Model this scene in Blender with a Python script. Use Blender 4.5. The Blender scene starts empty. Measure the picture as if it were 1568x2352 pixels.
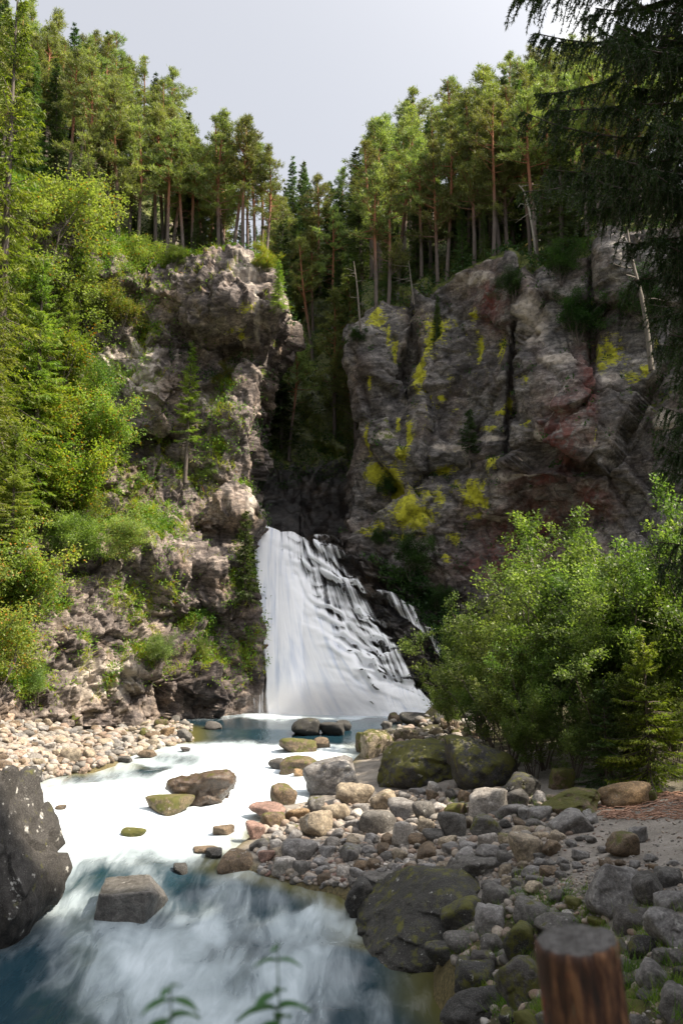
import bpy, math, random
import numpy as np
from mathutils import Vector
from mathutils.bvhtree import BVHTree

# ---------------------------------------------------------------- frame of reference
# The eye of the camera is the origin, Y runs up the valley, Z is up (metres).
FPX, CX, CY, PITCH = 2037.0, 784.0, 1176.0, math.radians(7.1)
CA, SA = math.cos(PITCH), math.sin(PITCH)
SC = bpy.context.scene
COL = SC.collection

def P(px, py, Y):
    px, py, Y = np.broadcast_arrays(np.asarray(px, float), np.asarray(py, float), np.asarray(Y, float))
    dx = (px - CX) / FPX; dy = (CY - py) / FPX
    t = Y / (CA - dy * SA)
    return np.stack([dx * t, Y, (SA + dy * CA) * t], -1)

def proj(p):
    p = np.asarray(p, float)
    f = p[..., 1] * CA + p[..., 2] * SA
    u = -p[..., 1] * SA + p[..., 2] * CA
    f = np.where(np.abs(f) < 0.05, 0.05, f)
    return CX + FPX * p[..., 0] / f, CY - FPX * u / f, f

def ray(px, py):
    dx = (px - CX) / FPX; dy = (CY - py) / FPX
    return Vector((dx, CA - dy * SA, SA + dy * CA)).normalized()

# ---------------------------------------------------------------- noise
def h3(i, j, k, s):
    n = (i.astype(np.int64) * 374761393 + j.astype(np.int64) * 668265263 + k.astype(np.int64) * 2147483647 + s * 974634777) & 0xffffffff
    n = ((n ^ (n >> 13)) * 1274126177) & 0xffffffff
    n = ((n ^ (n >> 16)) * 2246822519) & 0xffffffff
    n = n ^ (n >> 15)
    return (n & 0xffffff) / float(0xffffff)

def vn(p, s=0):
    f = np.floor(p); i = f.astype(np.int64); t = p - f; t = t * t * t * (t * (t * 6 - 15) + 10)
    r = 0
    for a in (0, 1):
        wa = t[..., 0] if a else 1 - t[..., 0]
        for b in (0, 1):
            wb = t[..., 1] if b else 1 - t[..., 1]
            for c in (0, 1):
                wc = t[..., 2] if c else 1 - t[..., 2]
                r = r + wa * wb * wc * h3(i[..., 0] + a, i[..., 1] + b, i[..., 2] + c, s)
    return r * 2 - 1

def fbm(p, o=4, s=0, g=0.5):
    r = 0; a = 1; n = 0
    for k in range(o):
        r = r + a * vn(p * (2.03 ** k) + 7.3 * k, s + k); n += a; a *= g
    return r / n

def facets(p, s=0, tilt=1.0):
    """angular blocks: each Voronoi cell gets its own level and tilt. returns level(-1..1), edge distance"""
    i0 = np.floor(p).astype(np.int64)
    best = np.full(p.shape[:-1], 1e9); sec = best.copy()
    lev = np.zeros(p.shape[:-1]); rid = lev.copy()
    for a in (-1, 0, 1):
        for b in (-1, 0, 1):
            for c in (-1, 0, 1):
                i, j, k = i0[..., 0] + a, i0[..., 1] + b, i0[..., 2] + c
                q = np.stack([i + h3(i, j, k, s + 1), j + h3(i, j, k, s + 2), k + h3(i, j, k, s + 3)], -1)
                d = p - q
                dd = (d * d).sum(-1)
                m = dd < best
                sec = np.where(m, best, np.minimum(sec, dd))
                tl = (d[..., 0] * (h3(i, j, k, s + 4) - .5) + d[..., 1] * (h3(i, j, k, s + 5) - .5) + d[..., 2] * (h3(i, j, k, s + 6) - .5))
                lv = (h3(i, j, k, s + 7) - .5) * 1.2 + tilt * 2 * tl
                lev = np.where(m, lv, lev); rid = np.where(m, h3(i, j, k, s + 8), rid)
                best = np.where(m, dd, best)
    return lev, np.sqrt(sec) - np.sqrt(best), rid

def sstep(a, b, x):
    t = np.clip((x - a) / (b - a), 0, 1); return t * t * (3 - 2 * t)

def gauss(px, py, cx, cy, sx, sy):
    return np.exp(-((px - cx) / sx) ** 2 - ((py - cy) / sy) ** 2)

# ---------------------------------------------------------------- mesh helpers
def mesh(name, verts, faces, mats, attrs=None, fattrs=None, smooth=False, midx=None):
    """faces: int array (n,3) or (n,4)"""
    me = bpy.data.meshes.new(name)
    verts = np.asarray(verts, np.float32).reshape(-1, 3)
    faces = np.asarray(faces, np.int32)
    n, k = faces.shape
    me.vertices.add(len(verts)); me.vertices.foreach_set('co', verts.ravel())
    me.loops.add(n * k); me.loops.foreach_set('vertex_index', faces.ravel())
    me.polygons.add(n)
    me.polygons.foreach_set('loop_start', np.arange(0, n * k, k, dtype=np.int32))
    me.polygons.foreach_set('loop_total', np.full(n, k, np.int32))
    if smooth: me.polygons.foreach_set('use_smooth', np.ones(n, bool))
    if midx is not None: me.polygons.foreach_set('material_index', np.asarray(midx, np.int32))
    me.update(calc_edges=True)
    for a, v in (attrs or {}).items():
        at = me.attributes.new(a, 'FLOAT', 'POINT'); at.data.foreach_set('value', np.asarray(v, np.float32).ravel())
    for m in (mats if isinstance(mats, (list, tuple)) else [mats]):
        me.materials.append(m)
    return me

def link(name, data, parent=None, loc=None, rot=None, scale=None):
    o = bpy.data.objects.new(name, data); COL.objects.link(o)
    if parent is not None: o.parent = parent
    if loc is not None: o.location = [float(v) for v in loc]
    if rot is not None: o.rotation_euler = [float(v) for v in rot]
    if scale is not None: o.scale = [float(v) for v in scale]
    return o

def tag(o, label=None, cat=None, group=None, kind=None):
    if label: o['label'] = label
    if cat: o['category'] = cat
    if group: o['group'] = group
    if kind: o['kind'] = kind
    return o

def grid_faces(nv, nu):
    i = np.arange(nv * nu).reshape(nv, nu)
    return np.stack([i[:-1, :-1], i[:-1, 1:], i[1:, 1:], i[1:, :-1]], -1).reshape(-1, 4)

def grid_normals(G):
    du = np.gradient(G, axis=1); dv = np.gradient(G, axis=0)
    n = np.cross(du, dv); return n / (np.linalg.norm(n, axis=-1, keepdims=True) + 1e-9)

def smooth_grid(A, n):
    for _ in range(n):
        B = A.copy()
        B[1:-1] = (A[:-2] + A[2:] + 2 * A[1:-1]) / 4
        A = B.copy()
        A[:, 1:-1] = (B[:, :-2] + B[:, 2:] + 2 * B[:, 1:-1]) / 4
    return A

def bvh_of(G):
    nv, nu = G.shape[:2]
    return BVHTree.FromPolygons([tuple(v) for v in G.reshape(-1, 3).tolist()], grid_faces(nv, nu).tolist())

# ---------------------------------------------------------------- materials
class NT:
    def __init__(s, name):
        s.m = bpy.data.materials.new(name); s.m.use_nodes = True
        s.t = s.m.node_tree; s.t.nodes.clear()
        s.out = s.t.nodes.new('ShaderNodeOutputMaterial')
    def n(s, ty, props=None, **ins):
        nd = s.t.nodes.new('ShaderNode' + ty)
        for k, v in (props or {}).items(): setattr(nd, k, v)
        for k, v in ins.items():
            key = int(k[1:]) if k[0] == '_' and k[1:].isdigit() else k.replace('_', ' ')
            s.put(nd.inputs[key], v)
        return nd
    def put(s, sock, v):
        if hasattr(v, 'outputs'): v = v.outputs[0]
        if isinstance(v, bpy.types.NodeSocket): s.t.links.new(v, sock)
        elif isinstance(v, (tuple, list)) and len(v) == 3 and sock.type == 'RGBA': sock.default_value = (*v, 1)
        else: sock.default_value = v
    def math(s, op, a, b=0.5, clamp=False):
        nd = s.t.nodes.new('ShaderNodeMath'); nd.operation = op; nd.use_clamp = clamp
        s.put(nd.inputs[0], a); s.put(nd.inputs[1], b); return nd.outputs[0]
    def mix(s, f, a, b, mode='MIX'):
        nd = s.t.nodes.new('ShaderNodeMix'); nd.data_type = 'RGBA'; nd.blend_type = mode
        s.put(nd.inputs[0], f); s.put(nd.inputs[6], a); s.put(nd.inputs[7], b); return nd.outputs[2]
    def noise(s, vec, scale, detail=4, rough=.55, dist=0):
        nd = s.n('TexNoise', Scale=scale, Detail=detail, Roughness=rough, Distortion=dist)
        if vec is not None: s.put(nd.inputs['Vector'], vec)
        return nd.outputs['Fac']
    def ramp(s, f, stops):
        nd = s.t.nodes.new('ShaderNodeValToRGB'); e = nd.color_ramp.elements
        while len(e) < len(stops): e.new(0.5)
        for i, (p, c) in enumerate(stops):
            e[i].position = p; e[i].color = (*c, 1) if len(c) == 3 else c
        s.put(nd.inputs[0], f); return nd.outputs[0]
    def rng(s, f, a, b, c=0., d=1., sm=True):
        nd = s.t.nodes.new('ShaderNodeMapRange'); nd.interpolation_type = 'SMOOTHSTEP' if sm else 'LINEAR'
        s.put(nd.inputs[0], f)
        for i, v in zip((1, 2, 3, 4), (a, b, c, d)): nd.inputs[i].default_value = v
        return nd.outputs[0]
    def attr(s, name): return s.n('Attribute', {'attribute_name': name}).outputs['Fac']
    def coord(s, w='Object', scale=None, rot=None):
        c = s.n('TexCoord').outputs[w]
        if scale or rot:
            mp = s.n('Mapping', Vector=c)
            if scale: mp.inputs['Scale'].default_value = scale
            if rot: mp.inputs['Rotation'].default_value = rot
            return mp.outputs[0]
        return c
    def done(s, shader):
        s.put(s.out.inputs[0], shader); return s.m

def bump(N, h, st, dist=0.05, nrm=None):
    b = N.n('Bump', Strength=st, Distance=dist, Height=h)
    if nrm is not None: N.put(b.inputs['Normal'], nrm)
    return b.outputs[0]

def mat_rock(name, ca, cb, cc, warm, strata=(0.5, 0.5, 2.2), srot=(0.3, 0.5, 0), wet=0.0):
    N = NT(name)
    co = N.coord()
    st = N.coord(scale=strata, rot=srot)
    n1 = N.noise(co, .35, 5, .6, .4); n2 = N.noise(st, 1.6, 7, .68, .6); n3 = N.noise(co, 6, 6, .7)
    c = N.ramp(n2, [(.30, ca), (.50, cb), (.70, cc)])
    c = N.mix(N.rng(n1, .45, .68), c, N.mix(.6, c, warm))
    c = N.mix(N.rng(N.noise(co, .32, 4, .6, .8), .44, .60, 0, .62), c, N.mix(1, c, (.34, .32, .35), 'MULTIPLY'))
    vo = N.n('TexVoronoi', {'feature': 'DISTANCE_TO_EDGE'}, Scale=.9, Randomness=1)
    mp = N.n('Mapping', Vector=N.mix(.14, co, N.n('TexNoise', Vector=co, Scale=2.5, Detail=4).outputs['Color']))
    mp.inputs['Scale'].default_value = (1, 1, 1.7); N.put(vo.inputs['Vector'], mp.outputs[0])
    crack = N.rng(vo.outputs['Distance'], 0, .035, 1, 0)
    c = N.mix(N.math('MULTIPLY', crack, .5), c, (.022, .02, .02))
    vo2 = N.n('TexVoronoi', {'feature': 'DISTANCE_TO_EDGE'}, Scale=2.6, Vector=mp)
    c = N.mix(N.math('MULTIPLY', N.rng(vo2.outputs['Distance'], 0, .045, .55, 0), N.rng(n1, .35, .6)), c, (.022, .02, .02))
    c = N.mix(N.rng(n3, .3, .75, 0, .5), c, N.mix(1, c, (1.7, 1.7, 1.75), 'MULTIPLY'))
    c = N.mix(N.rng(n3, .5, .3, 0, .6), c, N.mix(1, c, (.45, .43, .43), 'MULTIPLY'))
    # red iron staining, yellow map lichen, moss: patches that belong to the rock
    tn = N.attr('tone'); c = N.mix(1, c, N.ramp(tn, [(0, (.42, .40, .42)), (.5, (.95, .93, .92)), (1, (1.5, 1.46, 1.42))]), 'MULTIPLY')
    red = N.math('MULTIPLY', N.attr('red'), N.rng(N.noise(co, 1.5, 7, .7, .8), .36, .56, 0, .95))
    c = N.mix(red, c, (.12, .030, .022))
    pale = N.rng(N.math('MULTIPLY', N.attr('pale'), N.noise(co, 1.7, 6, .7)), .18, .42)
    c = N.mix(pale, c, (.36, .32, .28))
    l = N.math('ADD', N.math('ADD', N.attr('lichen'), N.math('MULTIPLY', N.math('SUBTRACT', N.noise(st, 5, 7, .78), .5), 2.4)), N.math('MULTIPLY', N.math('SUBTRACT', N.noise(N.coord(scale=(1, 1, .7)), 1.3, 8, .72, .9), .5), 2.4))
    c = N.mix(N.rng(l, .60, .86), c, N.mix(N.noise(co, 3, 6, .7), (.20, .20, .015), (.50, .50, .03)))
    mo = N.math('ADD', N.attr('moss'), N.math('MULTIPLY', N.math('SUBTRACT', N.noise(co, 2.1, 7, .7), .5), 2.0))
    c = N.mix(N.rng(mo, .55, .75), c, N.mix(N.noise(co, 5, 4), (.03, .045, .008), (.13, .15, .02)))
    def cells(sc, az):
        q = N.n('Mapping', Vector=N.mix(.06, co, N.n('TexNoise', Vector=co, Scale=3.0, Detail=3).outputs['Color'])); q.inputs['Scale'].default_value = (1, 1, az)
        q.inputs['Rotation'].default_value = srot
        return N.n('TexVoronoi', Vector=q, Scale=sc).outputs['Color']
    v1, v2_ = cells(1.9, .7), cells(4.6, 1.4)
    c = N.mix(1, c, N.ramp(N.math('ADD', N.math('MULTIPLY', v1, .5), N.math('MULTIPLY', v2_, .5)), [(.2, (.55, .53, .54)), (.5, (1, 1, 1)), (.8, (1.45, 1.42, 1.4))]), 'MULTIPLY')
    b = bump(N, N.math('ADD', v1, N.math('MULTIPLY', v2_, .5)), .75, .16)
    b = bump(N, N.math('ADD', n2, N.math('MULTIPLY', n3, .45)), .75, .16, b)
    b = bump(N, N.noise(st, 9, 6, .75), .25, .04, b)
    s = N.n('BsdfPrincipled', Base_Color=c, Roughness=.85 - wet, Normal=b)
    return N.done(s)

def mat_leaf(name, ca, cb, cc=None, trans=.35, rough=.5, vs=.15, autumn=0.0):
    N = NT(name)
    gi = N.n('NewGeometry').outputs['Random Per Island']
    oi = N.n('ObjectInfo').outputs['Random']
    nz = N.noise(N.n('NewGeometry').outputs['Position'], .45, 3)
    f = N.math('ADD', N.math('MULTIPLY', gi, .5), N.math('MULTIPLY', N.rng(nz, .3, .7), .5))
    c = N.ramp(f, [(.1, ca), (.55, cb), (.95, cc or cb)])
    hsv = N.n('HueSaturation', Color=c)
    N.put(hsv.inputs['Hue'], N.math('ADD', .5 - vs * .11, N.math('MULTIPLY', oi, vs * .22)))
    N.put(hsv.inputs['Value'], N.math('ADD', 1 - vs * 1.4, N.math('MULTIPLY', oi, vs * 2.8)))
    c = hsv.outputs[0]
    if autumn: c = N.mix(N.rng(gi, 1 - autumn, 1 - autumn * .7), c, (.34, .15, .02))
    d = N.n('BsdfPrincipled', Base_Color=c, Roughness=rough)
    d.inputs['Specular IOR Level'].default_value = .3
    t = N.n('BsdfTranslucent', Color=N.mix(1, c, (1.5, 1.7, .6), 'MULTIPLY'))
    return N.done(N.n('MixShader', _0=trans, _1=d, _2=t))

def mat_bark(name, lo, hi, top=None):
    N = NT(name)
    co = N.coord(scale=(1, 1, .25))
    n = N.noise(co, 9, 6, .7)
    c = N.ramp(n, [(.3, lo), (.7, hi)])
    if top:
        z = N.n('SeparateXYZ', Vector=N.coord()).outputs[2]
        c = N.mix(N.rng(z, 2.5, 7), c, N.mix(n, top, tuple(v * .45 for v in top)))
    return N.done(N.n('BsdfPrincipled', Base_Color=c, Roughness=.9, Normal=bump(N, n, .8, .04)))

# ---------------------------------------------------------------- camera, light, sky
cam_d = bpy.data.cameras.new('camera'); cam = link('camera', cam_d)
cam_d.sensor_fit = 'VERTICAL'; cam_d.sensor_height = 24; cam_d.sensor_width = 16
cam_d.lens = FPX / 2352 * 24
cam_d.clip_start = .05; cam_d.clip_end = 5000
cam.rotation_euler = (math.pi / 2 + PITCH, 0, 0)
cam_d.dof.use_dof = True; cam_d.dof.focus_distance = 45; cam_d.dof.aperture_fstop = 1.7
SC.camera = cam

SUN_EL, SUN_AZ = math.radians(51), math.radians(-7)      # azimuth measured from +X towards +Y
sd = Vector((math.cos(SUN_EL) * math.cos(SUN_AZ), math.cos(SUN_EL) * math.sin(SUN_AZ), math.sin(SUN_EL)))
sl = bpy.data.lights.new('sun', 'SUN'); so = link('sun', sl, loc=(40, -10, 60))
sl.energy = 5; sl.angle = math.radians(.5); sl.color = (1, .87, .69)
so.rotation_euler = (-sd).to_track_quat('-Z', 'Y').to_euler()

w = bpy.data.worlds.new('World'); SC.world = w; w.use_nodes = True
t = w.node_tree; t.nodes.clear()
out = t.nodes.new('ShaderNodeOutputWorld'); bg = t.nodes.new('ShaderNodeBackground')
sky = t.nodes.new('ShaderNodeTexSky'); sky.sky_type = 'NISHITA'; sky.sun_disc = False
sky.sun_elevation = SUN_EL
sky.sun_rotation = math.pi / 2 - SUN_AZ          # clockwise from +Y
sky.altitude = 900; sky.air_density = 1.0; sky.dust_density = 2.6; sky.ozone_density = 1.5
# thin high cloud veil: whitens the blue, with one puff low on the right
tc = t.nodes.new('ShaderNodeTexCoord')
veil = t.nodes.new('ShaderNodeMix'); veil.data_type = 'RGBA'
nz = t.nodes.new('ShaderNodeTexNoise'); nz.inputs['Scale'].default_value = 9; nz.inputs['Detail'].default_value = 7
t.links.new(tc.outputs['Generated'], nz.inputs['Vector'])
dr = t.nodes.new('ShaderNodeVectorMath'); dr.operation = 'DISTANCE'
cd = ray(1345, 60); dr.inputs[1].default_value = cd
t.links.new(tc.outputs['Generated'], dr.inputs[0])
m1 = t.nodes.new('ShaderNodeMath'); m1.operation = 'MULTIPLY_ADD'; m1.inputs[1].default_value = .16
t.links.new(nz.outputs['Fac'], m1.inputs[0]); t.links.new(dr.outputs['Value'], m1.inputs[2])
mr = t.nodes.new('ShaderNodeMapRange'); mr.interpolation_type = 'SMOOTHSTEP'
for i, v in zip((1, 2, 3, 4), (.085, .125, 1, .0)): mr.inputs[i].default_value = v
t.links.new(m1.outputs[0], mr.inputs[0])
veil.inputs[0].default_value = .85
# glow round the sun, high on the right, added to lift the shaded areas
dt = t.nodes.new('ShaderNodeVectorMath'); dt.operation = 'DOT_PRODUCT'; dt.inputs[1].default_value = sd
t.links.new(tc.outputs['Generated'], dt.inputs[0])
mx = t.nodes.new('ShaderNodeMath'); mx.operation = 'MAXIMUM'; mx.inputs[1].default_value = 0; t.links.new(dt.outputs['Value'], mx.inputs[0])
pw = t.nodes.new('ShaderNodeMath'); pw.operation = 'POWER'; pw.inputs[1].default_value = 4.2; t.links.new(mx.outputs[0], pw.inputs[0])
hz = t.nodes.new('ShaderNodeMix'); hz.data_type = 'RGBA'; hz.inputs[6].default_value = (2.28, 2.28, 2.34, 1); hz.inputs[7].default_value = (17, 16.4, 15.8, 1)
t.links.new(pw.outputs[0], hz.inputs[0]); t.links.new(hz.outputs[2], veil.inputs[7])
t.links.new(sky.outputs[0], veil.inputs[6])
v2 = t.nodes.new('ShaderNodeMix'); v2.data_type = 'RGBA'; v2.inputs[7].default_value = (4., 4., 4., 1)
t.links.new(mr.outputs[0], v2.inputs[0]); t.links.new(veil.outputs[2], v2.inputs[6])
t.links.new(v2.outputs[2], bg.inputs[0]); bg.inputs[1].default_value = .15
t.links.new(bg.outputs[0], out.inputs[0])

SC.view_settings.view_transform = 'Standard'; SC.view_settings.look = 'None'
SC.view_settings.exposure = 1.1; SC.view_settings.gamma = 1
SC.cycles.max_bounces = 6; SC.cycles.diffuse_bounces = 3; SC.cycles.transparent_max_bounces = 12
ip = np.interp
def patches(px, py, L, k=1.0):
    r = np.zeros(np.shape(px))
    for (cx, cy, sx, sy) in L: r = np.maximum(r, gauss(px, py, cx, cy, sx * k, sy * k))
    return r

M_ROCKL = mat_rock('sunlit_gneiss', (.050, .043, .044), (.165, .142, .130), (.36, .32, .28), (.28, .21, .145))
M_ROCKR = mat_rock('grey_gneiss', (.045, .044, .045), (.15, .145, .138), (.32, .305, .285), (.15, .115, .09), strata=(.5, .5, 1.9), srot=(.2, -.25, 0))
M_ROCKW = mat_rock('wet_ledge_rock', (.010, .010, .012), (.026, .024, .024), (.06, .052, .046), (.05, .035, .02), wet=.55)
M_HILL = mat_rock('forest_floor', (.018, .022, .008), (.045, .05, .016), (.09, .085, .03), (.08, .06, .03))

TONES = []
def outward(G): return -grid_normals(G)

def rock_disp(G, S, levels, seed, rot=None, an=(1, 1, 1)):
    """levels: (size, amplitude, tilt)"""
    Q = G * np.array(an)
    if rot is not None: Q = Q @ np.array(rot).T
    d = np.zeros(G.shape[:2]); tone = 0
    W = np.stack([fbm(Q * .5, 3, seed + 50), fbm(Q * .5, 3, seed + 60), fbm(Q * .5, 3, seed + 70)], -1)
    for i, (size, amp, tilt) in enumerate(levels):
        lv, ed, rid = facets((Q + W * size * .08) / size, seed + i * 11, tilt); tone = tone + rid / len(levels)
        d += amp * lv - amp * .22 * np.exp(-(ed / .05) ** 2)
    TONES.append(tone); return d * S

def unit_(a): return a / (np.linalg.norm(a, axis=-1, keepdims=True) + 1e-9)
def rotm(ax, ay):
    a = np.array([[1, 0, 0], [0, math.cos(ax), -math.sin(ax)], [0, math.sin(ax), math.cos(ax)]])
    b = np.array([[math.cos(ay), 0, math.sin(ay)], [0, 1, 0], [-math.sin(ay), 0, math.cos(ay)]])
    return a @ b

# ------------------------------------------------ left cliff with the wooded spur above it
def top_l(px): return ip(px, [-400, -250, 0, 120, 200, 260, 300, 340, 400, 450, 500, 560, 600, 665],
                             [330, 380, 450, 500, 560, 600, 625, 622, 600, 592, 588, 585, 592, 625])
def edge_l(py): return ip(py, [580, 600, 640, 690, 715, 745, 790, 842, 862, 900, 950, 1000, 1060, 1100, 1135, 1160, 1195, 1212, 1240, 1290, 1350, 1420, 1500, 1560, 1640, 1700],
                              [606, 618, 640, 663, 664, 645, 628, 618, 580, 578, 583, 584, 582, 576, 574, 586, 592, 578, 562, 566, 590, 596, 604, 610, 616, 620])
def Y_left(px, py):
    base_t = ip(px, [-400, -250, 0, 200, 330, 450, 600], [46, 49, 53, 55.5, 57, 57.3, 57.5])
    base_b = ip(px, [-400, -250, 0, 60, 200, 330, 450, 600], [30, 34, 40, 42.5, 46, 49, 52, 55.5])
    s = np.clip((py - 600) / 1040, 0, 1)
    led = sstep(1150, 1290, py + (px - 330) * .12)
    wgt = .55 * s + .45 * led * s ** .3
    Y = base_t * (1 - wgt) + base_b * wgt
    Y = Y - 3.4 * gauss(px, py, 545, 675, 95, 75) + 2.0 * gauss(px, py, 520, 815, 100, 38)
    Y = Y - 1.6 * gauss(px, py, 640, 690, 28, 60) + .9 * gauss(px, py, 480, 905, 40, 22) - .9 * gauss(px, py, 545, 985, 50, 70)
    Y = Y + 1.2 * gauss(px, py, 365, 1010, 70, 22) - 1.4 * gauss(px, py, 545, 1165, 60, 42) + 1.6 * gauss(px, py, 480, 1235, 80, 26)
    Y = Y - 1.0 * gauss(px, py, 400, 1290, 120, 40) + 1.3 * gauss(px, py, 420, 1420, 110, 45) - .8 * gauss(px, py, 400, 1560, 120, 40)
    Y = Y + 1.5 * gauss(px, py, 420, 770, 60, 30) - .8 * gauss(px, py, 350, 850, 50, 70)
    return Y

nu, nv = 330, 420
U, V = np.meshgrid(np.linspace(0, 1, nu), np.linspace(0, 1, nv))
PY = 600 + V * 1060.
for _ in range(5):
    PX = -400 + U * (edge_l(PY) + 400)
    T = top_l(PX); PY = T + (1668 - T) * V
G = P(PX, PY, Y_left(PX, PY))
s = np.cumsum(np.linspace(.06, .55, 50))
wrap = G[:, -1:, :] + np.stack([-.05 * s ** 1.25, s, 0 * s], -1)[None]
G = np.concatenate([G, wrap], 1)
PXf = np.concatenate([PX, np.repeat(PX[:, -1:], 50, 1)], 1); PYf = np.concatenate([PY, np.repeat(PY[:, -1:], 50, 1)], 1)
r = np.cumsum(np.linspace(.15, 1.4, 60))[::-1]
steep = 1 - sstep(290, 420, np.concatenate([PX[0], np.full(50, 640.)]))
dz = np.where(r < 17, .10 * r, 1.7 - .45 * (r - 17))[:, None] + (.70 * steep)[None] * np.minimum(r, 20)[:, None]
backf = np.concatenate([np.ones(nu), np.linspace(1, .0, 50)])
topr = G[:1] + np.stack([np.zeros((60, nu + 50)), r[:, None] * backf[None], dz], -1)
G = np.concatenate([topr, G], 0)
PXf = np.concatenate([np.repeat(PXf[:1], 60, 0), PXf]); PYf = np.concatenate([np.repeat(PYf[:1], 60, 0), PYf])
RT = np.zeros(G.shape[:2]); RT[:60] = r[:, None]
G = smooth_grid(G, 3)
N0 = unit_(smooth_grid(outward(G), 60))
low = sstep(1180, 1330, PYf)
Sx = np.clip(1 - RT / 6, .12, 1)
d = rock_disp(G, Sx, [(4.6, .72, 1.6), (1.9, .34, 1.9)], 3, rotm(.35, -.5), (1.2, 1, 1.1))
d += rock_disp(G, Sx * (1 + .45 * low), [(.85, .17, 1.9), (.4, .075, 1.9)], 31, rotm(.2, .35), (1.25, 1, .7))
d += Sx * .3 * fbm(G * .45, 4, 9); d = d * (1 - .5 * np.exp(-((np.arange(G.shape[1])[None] - 330) / 26.) ** 2))
G = G + N0 * d[..., None]
GL = G
NL = outward(G)
upf = sstep(.15, .6, NL[..., 2])
veg = patches(PXf, PYf, [(120, 700, 190, 200), (40, 1000, 240, 260), (230, 1190, 150, 90), (330, 1110, 60, 45), (385, 1080, 60, 30), (515, 945, 32, 45),
                         (490, 1040, 50, 40), (430, 1100, 60, 30), (520, 880, 22, 25), (335, 1225, 60, 40), (500, 1500, 60, 45), (350, 1500, 60, 35), (440, 1420, 60, 40), (580, 1500, 22, 70), (60, 1560, 60, 50), (25, 1350, 50, 200),
                         (180, 1480, 14, 45), (120, 1390, 40, 30), (330, 1370, 80, 60), (250, 1560, 15, 30), (300, 690, 60, 60), (330, 760, 40, 30), (560, 1110, 30, 14), (550, 1330, 35, 60)])
veg = np.maximum(veg, np.where(RT > .2, 1.0, 0))
moss = np.clip(veg * .75 * (.55 + .6 * upf) + .16 * upf, 0, 1)
pale = patches(PXf, PYf, [(330, 850, 60, 110), (560, 620, 60, 30), (240, 1560, 110, 60), (590, 720, 10, 90), (575, 1150, 14, 60), (480, 920, 60, 30), (230, 820, 60, 40), (640, 700, 25, 25)])
lichl = .8 * patches(PXf, PYf, [(570, 700, 35, 12), (540, 745, 40, 8), (390, 720, 6, 14), (560, 770, 30, 5)])
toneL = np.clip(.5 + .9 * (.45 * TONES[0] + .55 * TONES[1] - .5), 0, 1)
# shade beside the fall put into the rock tone, along with spray damp
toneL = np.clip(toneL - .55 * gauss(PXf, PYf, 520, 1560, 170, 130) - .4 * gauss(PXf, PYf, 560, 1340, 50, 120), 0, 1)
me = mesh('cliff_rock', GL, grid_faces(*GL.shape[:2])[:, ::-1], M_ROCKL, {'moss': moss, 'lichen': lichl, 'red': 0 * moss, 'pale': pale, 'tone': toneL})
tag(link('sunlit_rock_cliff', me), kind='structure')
vegL = veg
BV_L = bvh_of(GL)

# ------------------------------------------------ right cliff with the pine slope above it
def top_r(px): return ip(px, [780, 800, 850, 900, 950, 1000, 1060, 1130, 1175, 1195, 1215, 1260, 1340, 1365, 1385, 1425, 1568, 1900],
                             [770, 748, 702, 690, 684, 652, 626, 606, 600, 632, 625, 600, 590, 575, 540, 527, 522, 500])
def edge_r(py): return ip(py, [600, 640, 700, 760, 900, 940, 1000, 1100, 1200, 1260, 1350, 1660],
                              [890, 870, 845, 802, 806, 824, 828, 800, 792, 806, 860, 1000])
def Y_right(px, py):
    Y = ip(px, [780, 900, 1060, 1200, 1400, 1568, 1900], [62, 60.5, 58.5, 55.5, 51.5, 48.5, 42])
    Y = Y + 2.6 * (1 - np.clip((py - 560) / 900, 0, 1)) - 1.0 * sstep(1150, 1350, py)
    cx = 1192 - .06 * (py - 650)
    Y = Y + 1.7 * np.exp(-((px - cx) / 11) ** 2) * sstep(620, 660, py) * (1 - sstep(990, 1090, py))
    Y = Y - .9 * sstep(-60, 10, px - cx) * (1 - sstep(20, 170, px - cx)) * (1 - sstep(900, 1050, py))
    Y = Y + 1.5 * np.exp(-((px - 953 + .08 * (py - 700)) / 9) ** 2) * (1 - sstep(880, 960, py))
    Y = Y + 1.3 * np.exp(-((px - 1360) / 8) ** 2) * (1 - sstep(840, 900, py))
    Y = Y - 1.2 * gauss(px, py, 848, 835, 48, 105) + 1.3 * gauss(px, py, 925, 880, 34, 60)
    Y = Y - 1.6 * gauss(px, py, 1290, 960, 75, 170) + 1.7 * gauss(px, py, 1240, 1200, 120, 45) + 1.2 * gauss(px, py, 1330, 1070, 50, 18)
    Y = Y - 1.1 * gauss(px, py, 1250, 1085, 150, 28) - 1.2 * gauss(px, py, 1400, 600, 45, 70) + .8 * gauss(px, py, 1420, 820, 60, 60)
    Y = Y - .9 * gauss(px, py, 960, 1190, 90, 55) + 1.0 * gauss(px, py, 1030, 1090, 80, 18)
    return Y
nu, nv = 330, 330
U, V = np.meshgrid(np.linspace(0, 1, nu), np.linspace(0, 1, nv))
PY = 700 + V * 960.
for _ in range(6):
    E = edge_r(PY); PX = E + U * (1800 - E)
    T = top_r(PX); PY = T + (1660 - T) * V
G = P(PX, PY, Y_right(PX, PY))
s = np.cumsum(np.linspace(.06, .6, 46))[::-1]
wrap = G[:, :1, :] + np.stack([.10 * s ** 1.2, s, 0 * s], -1)[None]
G = np.concatenate([wrap, G], 1)
PXf = np.concatenate([np.repeat(PX[:, :1], 46, 1), PX], 1); PYf = np.concatenate([np.repeat(PY[:, :1], 46, 1), PY], 1)
r = np.cumsum(np.linspace(.15, 1.6, 70))[::-1]
dz = .64 * r * (1 - sstep(44, 60, r) * .3)
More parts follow.
